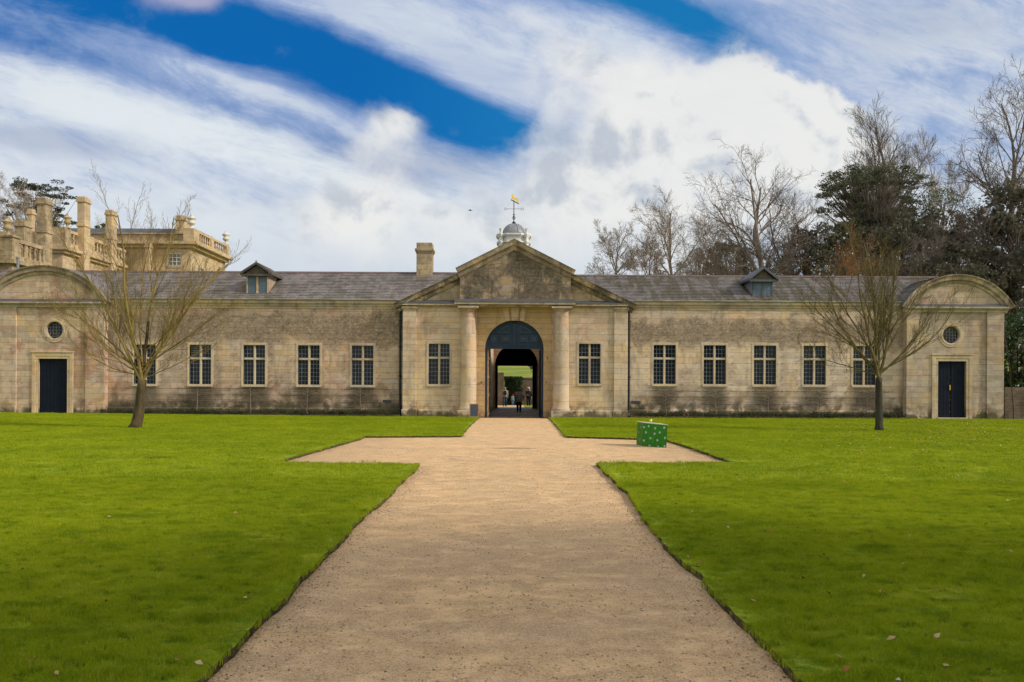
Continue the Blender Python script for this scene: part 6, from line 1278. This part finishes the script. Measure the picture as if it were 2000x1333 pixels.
# chalkboard
T = empty('sandwich_board', (0, 0, 0), 'small dark blue chalkboard sign in a wooden frame beside the left gateway column', 'sign'); Ys = 45.6
sx0, sx1 = W(917, 800, Ys)[0], W(935, 800, Ys)[0]; zt = W(925, 788.5, Ys)[1]; 
def lean(mb, ang, y, z0=0.0):
    c, s_ = math.cos(ang), math.sin(ang); mb.v = [(x, y + (yy - y) * c + (z - z0) * s_, z0 + (z - z0) * c - (yy - y) * s_) for x, yy, z in mb.v]
for k_, ang, y in ((0, 0.16, Ys - .12), (1, -0.16, Ys + .16)):
    m = MB(); w = .045
    m.box(sx0, sx0 + w, y, y + .03, .02, zt); m.box(sx1 - w, sx1, y, y + .03, .02, zt); m.box(sx0 + w, sx1 - w, y, y + .03, zt - w, zt); m.box(sx0 + w, sx1 - w, y, y + .03, .08, .08 + w); lean(m, ang, y); m.build('frame', M['board_frame'], T)
    m = MB(); m.box(sx0 + w, sx1 - w, y + .008, y + .022, .08 + w, zt - w); lean(m, ang, y); m.build('panel', M['board'], T)
# sunk drain on the left lawn
x, y = G(315, 891, .1); m = MB(); m.box(x - .28, x + .22, y - .3, y + .2, lawn_h(x, y) - 0.05, lawn_h(x, y) + .010)
o = m.build('drain_cover', M['black'], bevel=.01); tag(o, 'dark square drain cover sunk in the left lawn', 'drain cover')
# bird
T = empty('bird', (0, 0, 0), 'small dark bird gliding left of the weather vane', 'bird'); Yb = 60; x, z = W(918.5, 411.5, Yb); m = MB()
m.tube([(x - .16, Yb, z), (x - .1, Yb, z + .015), (x, Yb, z + .01), (x + .1, Yb, z - .005), (x + .18, Yb, z - .01)], [.004, .02, .028, .016, .004], 8)
for s_ in (-1, 1): m.poly([(x - .07, Yb, z + .01), (x - .02, Yb + s_ * .28, z + .02), (x + .04, Yb + s_ * .3, z + .018), (x + .06, Yb, z + .01)])
m.build('body', M['iron'], T)
# ================================================================ people
def skinned(name, chains, mat, parent, sub=1):
    """chains: list of [(x,y,z,r), ...]; later chains start at an existing point"""
    vs, es, rs = [], [], []; idx = {}
    for ch in chains:
        prev = None
        for (x, y, z, r) in ch:
            key = (round(x, 4), round(y, 4), round(z, 4))
            if key not in idx: idx[key] = len(vs); vs.append((x, y, z)); rs.append(r)
            if prev is not None and prev != idx[key]: es.append((prev, idx[key]))
            prev = idx[key]
    me = bpy.data.meshes.new(name); me.from_pydata(vs, es, []); me.update(); o = bpy.data.objects.new(name, me); link(o, parent)
    md = o.modifiers.new('skin', 'SKIN'); md.use_smooth_shade = True
    for i, s_ in enumerate(me.skin_vertices[0].data): s_.radius = (rs[i], rs[i]); s_.use_root = (i == 0)
    ms = o.modifiers.new('sub', 'SUBSURF'); ms.levels = sub; ms.render_levels = sub; me.materials.append(mat); return o
def ell_loft(rings, n=20):
    """rings: (cx, cy, z, rx, ry)"""
    m = MB()
    for cx, cy, z, rx, ry in rings:
        for a in range(n): t = 2 * math.pi * a / n; m.v.append((cx + rx * math.cos(t), cy + ry * math.sin(t), z))
    for j in range(len(rings) - 1):
        for a in range(n): b = (a + 1) % n; m.f.append((j * n + a, j * n + b, (j + 1) * n + b, (j + 1) * n + a))
    m.f.append(tuple(range(n - 1, -1, -1))); e = (len(rings) - 1) * n; m.f.append(tuple(e + a for a in range(n))); return m
def cm(name, c, r=.85): return simple(name, c, r, .18, 14)
SKIN = simple('skin', (0.50, 0.29, 0.19), .6, .08, 10)
def person(px, foot_py, head_py, face, pose, clothes, label, cat='person'):
    """face: +1 looks towards the viewer, -1 away. Local frame: x right, y depth (front = -1*face)"""
    x0, y0 = G(px, foot_py, 0.006); H = (W(px, head_py, y0)[1]); T = empty('person', (x0, y0, 0.006), label, cat); f = -face      # forward direction sign in y: face away (+y) -> f=+1
    s = H; hip = .52 * s; sh = .81 * s; hd = .93 * s; arms = pose['arms']; st = pose['step']
    hw = .125 * s * pose.get('wide', 1)
    ch = [[(0, 0, hip, .085 * s), (0, 0, .62 * s, .075 * s), (0, 0, .72 * s, .09 * s), (0, 0, sh, .065 * s), (0, 0, .855 * s, .035 * s), (0, f * .01 * s, .895 * s, .055 * s), (0, f * .008 * s, .94 * s, .058 * s), (0, 0, .975 * s, .04 * s)]]
    feet = []
    for q, sx in enumerate((-1, 1)):
        k1 = st[q]; lx = sx * .055 * s; ch.append([(0, 0, hip, .085 * s), (lx, 0, hip - .03 * s, .06 * s), (lx, f * (k1 * .5 + .015) * s, .28 * s, .04 * s), (lx, f * k1 * s, .05 * s, .026 * s), (lx, f * (k1 + .07) * s, .018 * s, .02 * s)]); feet.append((lx, k1))
    hands = []
    for q, sx in enumerate((-1, 1)):
        ex, ey, ez, wx, wy, wz = [a * s for a in arms[q]]; sp_ = (sx * hw * .82, 0, sh - .01 * s); el = (sx * ex, f * ey, ez); wr = (sx * wx, f * wy, wz)
        ch.append([(0, 0, sh, .065 * s), (*sp_, .036 * s), (*el, .026 * s), (*wr, .018 * s)]); d = (Vector(wr) - Vector(el)).normalized(); pm = Vector(wr) + d * .035 * s; ch.append([(*wr, .018 * s), (*pm, .02 * s)]); side = Vector((0, 1, 0)) if abs(d.y) < .7 else Vector((1, 0, 0))
        for k2, (o_, L) in enumerate(((-.018, .036), (-.006, .043), (.006, .04), (.018, .032))):
            a1 = pm + side * o_ * s + d * .02 * s; a2 = a1 + (d + Vector((-sx * .35, f * .2, 0))) .normalized() * L * s; ch.append([tuple(pm) + (.02 * s,), tuple(a1) + (.006 * s,), tuple(a2) + (.0045 * s,)])
        th = Vector(wr) + d * .012 * s + Vector((0, f * .02 * s, 0)); ch.append([tuple(wr) + (.018 * s,), tuple(th) + (.008 * s,), tuple(th + d * .022 * s + Vector((0, f * .008 * s, 0))) + (.006 * s,)]); hands.append((sp_, el, wr))
    def dn(o): return o
    skinned('body', ch, SKIN, T, 1)
    # face: eyes, nose, mouth, ears
    m = MB(); yf = f * .066 * s
    for sx in (-1, 1): m.tube([(sx * .022 * s, yf * .92, .925 * s), (sx * .022 * s, yf * .98, .925 * s)], .007 * s, 6, True)
    m.tube([(-.018 * s, yf * .96, .888 * s), (.018 * s, yf * .96, .888 * s)], .004 * s, 5, True); m.build('face_feature', M['iron'], T)
    m = MB(); m.tube([(0, yf * .95, .925 * s), (0, yf * 1.18, .905 * s), (0, yf * .95, .900 * s)], [.004 * s, .009 * s, .006 * s], 6, True)
    for sx in (-1, 1): m.tube([(sx * .056 * s, 0, .935 * s), (sx * .066 * s, -f * .006 * s, .92 * s), (sx * .057 * s, 0, .905 * s)], [.006 * s, .011 * s, .006 * s], 6, True)
    m.build('ear_and_nose', SKIN, T)
    # clothes
    c = clothes; tr = MB()
    for q, sx in enumerate((-1, 1)):
        k1 = st[q]; lx = sx * .055 * s; tr.tube([(lx * .8, 0, hip + .05 * s), (lx, 0, hip - .05 * s), (lx, f * (k1 * .5 + .015) * s, .28 * s), (lx, f * k1 * s, .045 * s)], [.072 * s, .07 * s, .05 * s, .036 * s], 10, True)
    tr.build('trousers', c['legs'], T, smooth=True)
    for q, sx in enumerate((-1, 1)):
        k1 = st[q]; lx = sx * .055 * s; b = MB(); b.tube([(lx, f * (k1 - .03) * s, .022 * s), (lx, f * (k1 + .03) * s, .026 * s), (lx, f * (k1 + .09) * s, .016 * s)], [.024 * s, .028 * s, .016 * s], 8, True); b.build('shoe', c['shoe'], T, smooth=True)
    hem = c.get('hem', .46) * s; W_ = pose.get('wide', 1)
    ct = ell_loft([(0, 0, hem, .118 * s * W_, .088 * s), (0, 0, .56 * s, .108 * s * W_, .084 * s), (0, 0, .64 * s, .104 * s * W_, .078 * s), (0, 0, .74 * s, .118 * s * W_, .08 * s), (0, 0, .80 * s, .112 * s * W_, .07 * s), (0, 0, .83 * s, .07 * s, .058 * s), (0, 0, .86 * s, .045 * s, .045 * s)])
    for sp_, el, wr in hands: ct.tube([(sp_[0] * .75, 0, sp_[2]), sp_, el, tuple(Vector(el).lerp(Vector(wr), .92))], [.04 * s, .048 * s, .04 * s, .03 * s], 10, True)
    ct.build('coat', c['coat'], T, smooth=True)
    hr = ell_loft([(0, -f * .012 * s, .885 * s, .05 * s, .052 * s), (0, -f * .016 * s, .93 * s, .064 * s, .062 * s), (0, -f * .012 * s, .965 * s, .056 * s, .056 * s), (0, -f * .008 * s, .99 * s, .025 * s, .025 * s)], 16)
    if face > 0: hr.v = [(x, (y if y * -f > -.045 * s else y), z) for x, y, z in hr.v]; hr.v = [(x, y - f * .02 * s, z) for x, y, z in hr.v]
    hr.build('hair', c['hair'], T, smooth=True)
    if c.get('hat'):
        z0 = .945 * s; pr = [(.062, 0), (.066, .02), (.058, .045), (.03, .06)]; h = MB()
        if c.get('brim'): h.lathe([(.066 * s, z0), (.105 * s, z0 - .008 * s), (.105 * s, z0 - .002 * s), (.068 * s, z0 + .012 * s), (.06 * s, z0 + .04 * s), (.03 * s, z0 + .055 * s)], 0, 0, 18)
        else: h.lathe([(a * s, z0 + b * s) for a, b in pr], 0, 0, 18)
        h.build('hat', c['hat'], T, smooth=True)
    return T, s, f
arms_down = ((.13, 0, .64, .14, .03, .51), (.13, 0, .64, .14, -.02, .51))
# woman in grey coat walking away
person(1013.5, 806, 758, -1, dict(arms=((.16, -.01, .66, .17, .06, .55), (.17, -.03, .65, .17, .03, .53)), step=(.05, -.06), wide=1.1),
       dict(coat=cm('grey_coat', (.30, .28, .29)), legs=cm('black_trousers', (.012, .012, .014)), shoe=cm('black_shoe', (.01, .01, .012)), hair=cm('dark_hair', (.03, .022, .016)), hat=cm('charcoal_hat', (.10, .11, .115)), brim=1, hem=.42),
       'person in a charcoal brimmed hat and flared grey coat walking away on the cobbles')
T_, s_, f_ = person(986, 794.5, 756.5, -1, dict(arms=arms_down, step=(-.04, .05), wide=1.15), dict(coat=cm('tan_jacket', (.30, .25, .20)), legs=cm('blue_jeans', (.035, .06, .12)), shoe=cm('brown_shoe', (.06, .045, .035)), hair=cm('grey_hair', (.30, .22, .16)), hem=.49),
       'person in a pale tan jacket, jeans and black rucksack beyond the gateway')
m = MB(); m.prism([(-.085 * s_, .60 * s_), (.085 * s_, .60 * s_), (.09 * s_, .72 * s_), (.06 * s_, .81 * s_), (-.06 * s_, .81 * s_), (-.09 * s_, .72 * s_)], -.17 * s_, -.075 * s_)
for sx in (-1, 1): m.tube([(sx * .06 * s_, -.08 * s_, .80 * s_), (sx * .07 * s_, 0, .835 * s_), (sx * .07 * s_, .085 * s_, .76 * s_)], .012 * s_, 6)
o = m.build('rucksack', cm('black_nylon', (.02, .02, .022)), T_, bevel=.02)
person(1001.5, 792.5, 771.5, -1, dict(arms=arms_down, step=(-.03, .04), wide=1.3), dict(coat=cm('teal_jacket', (.13, .24, .24)), legs=cm('blue_trousers', (.05, .14, .30)), shoe=cm('child_shoe', (.15, .14, .14)), hair=cm('child_hair', (.12, .07, .03)), hat=cm('red_hat', (.55, .012, .03)), hem=.47),
       'small child in a red hat and pale teal jacket beyond the gateway')
person(1032.5, 795, 757, 1, dict(arms=((.15, .06, .66, .07, .13, .62), (.14, .02, .64, .14, .04, .52)), step=(.03, -.04), wide=1.1), dict(coat=cm('black_coat', (.014, .014, .02)), legs=cm('black_leggings', (.015, .015, .018)), shoe=cm('white_trainer', (.6, .58, .56)), hair=cm('fair_hair', (.30, .2, .1)), hat=cm('cream_hat', (.62, .6, .56)), hem=.45),
       'person in cream hat, black coat and white trainers facing the viewer beyond the gateway')
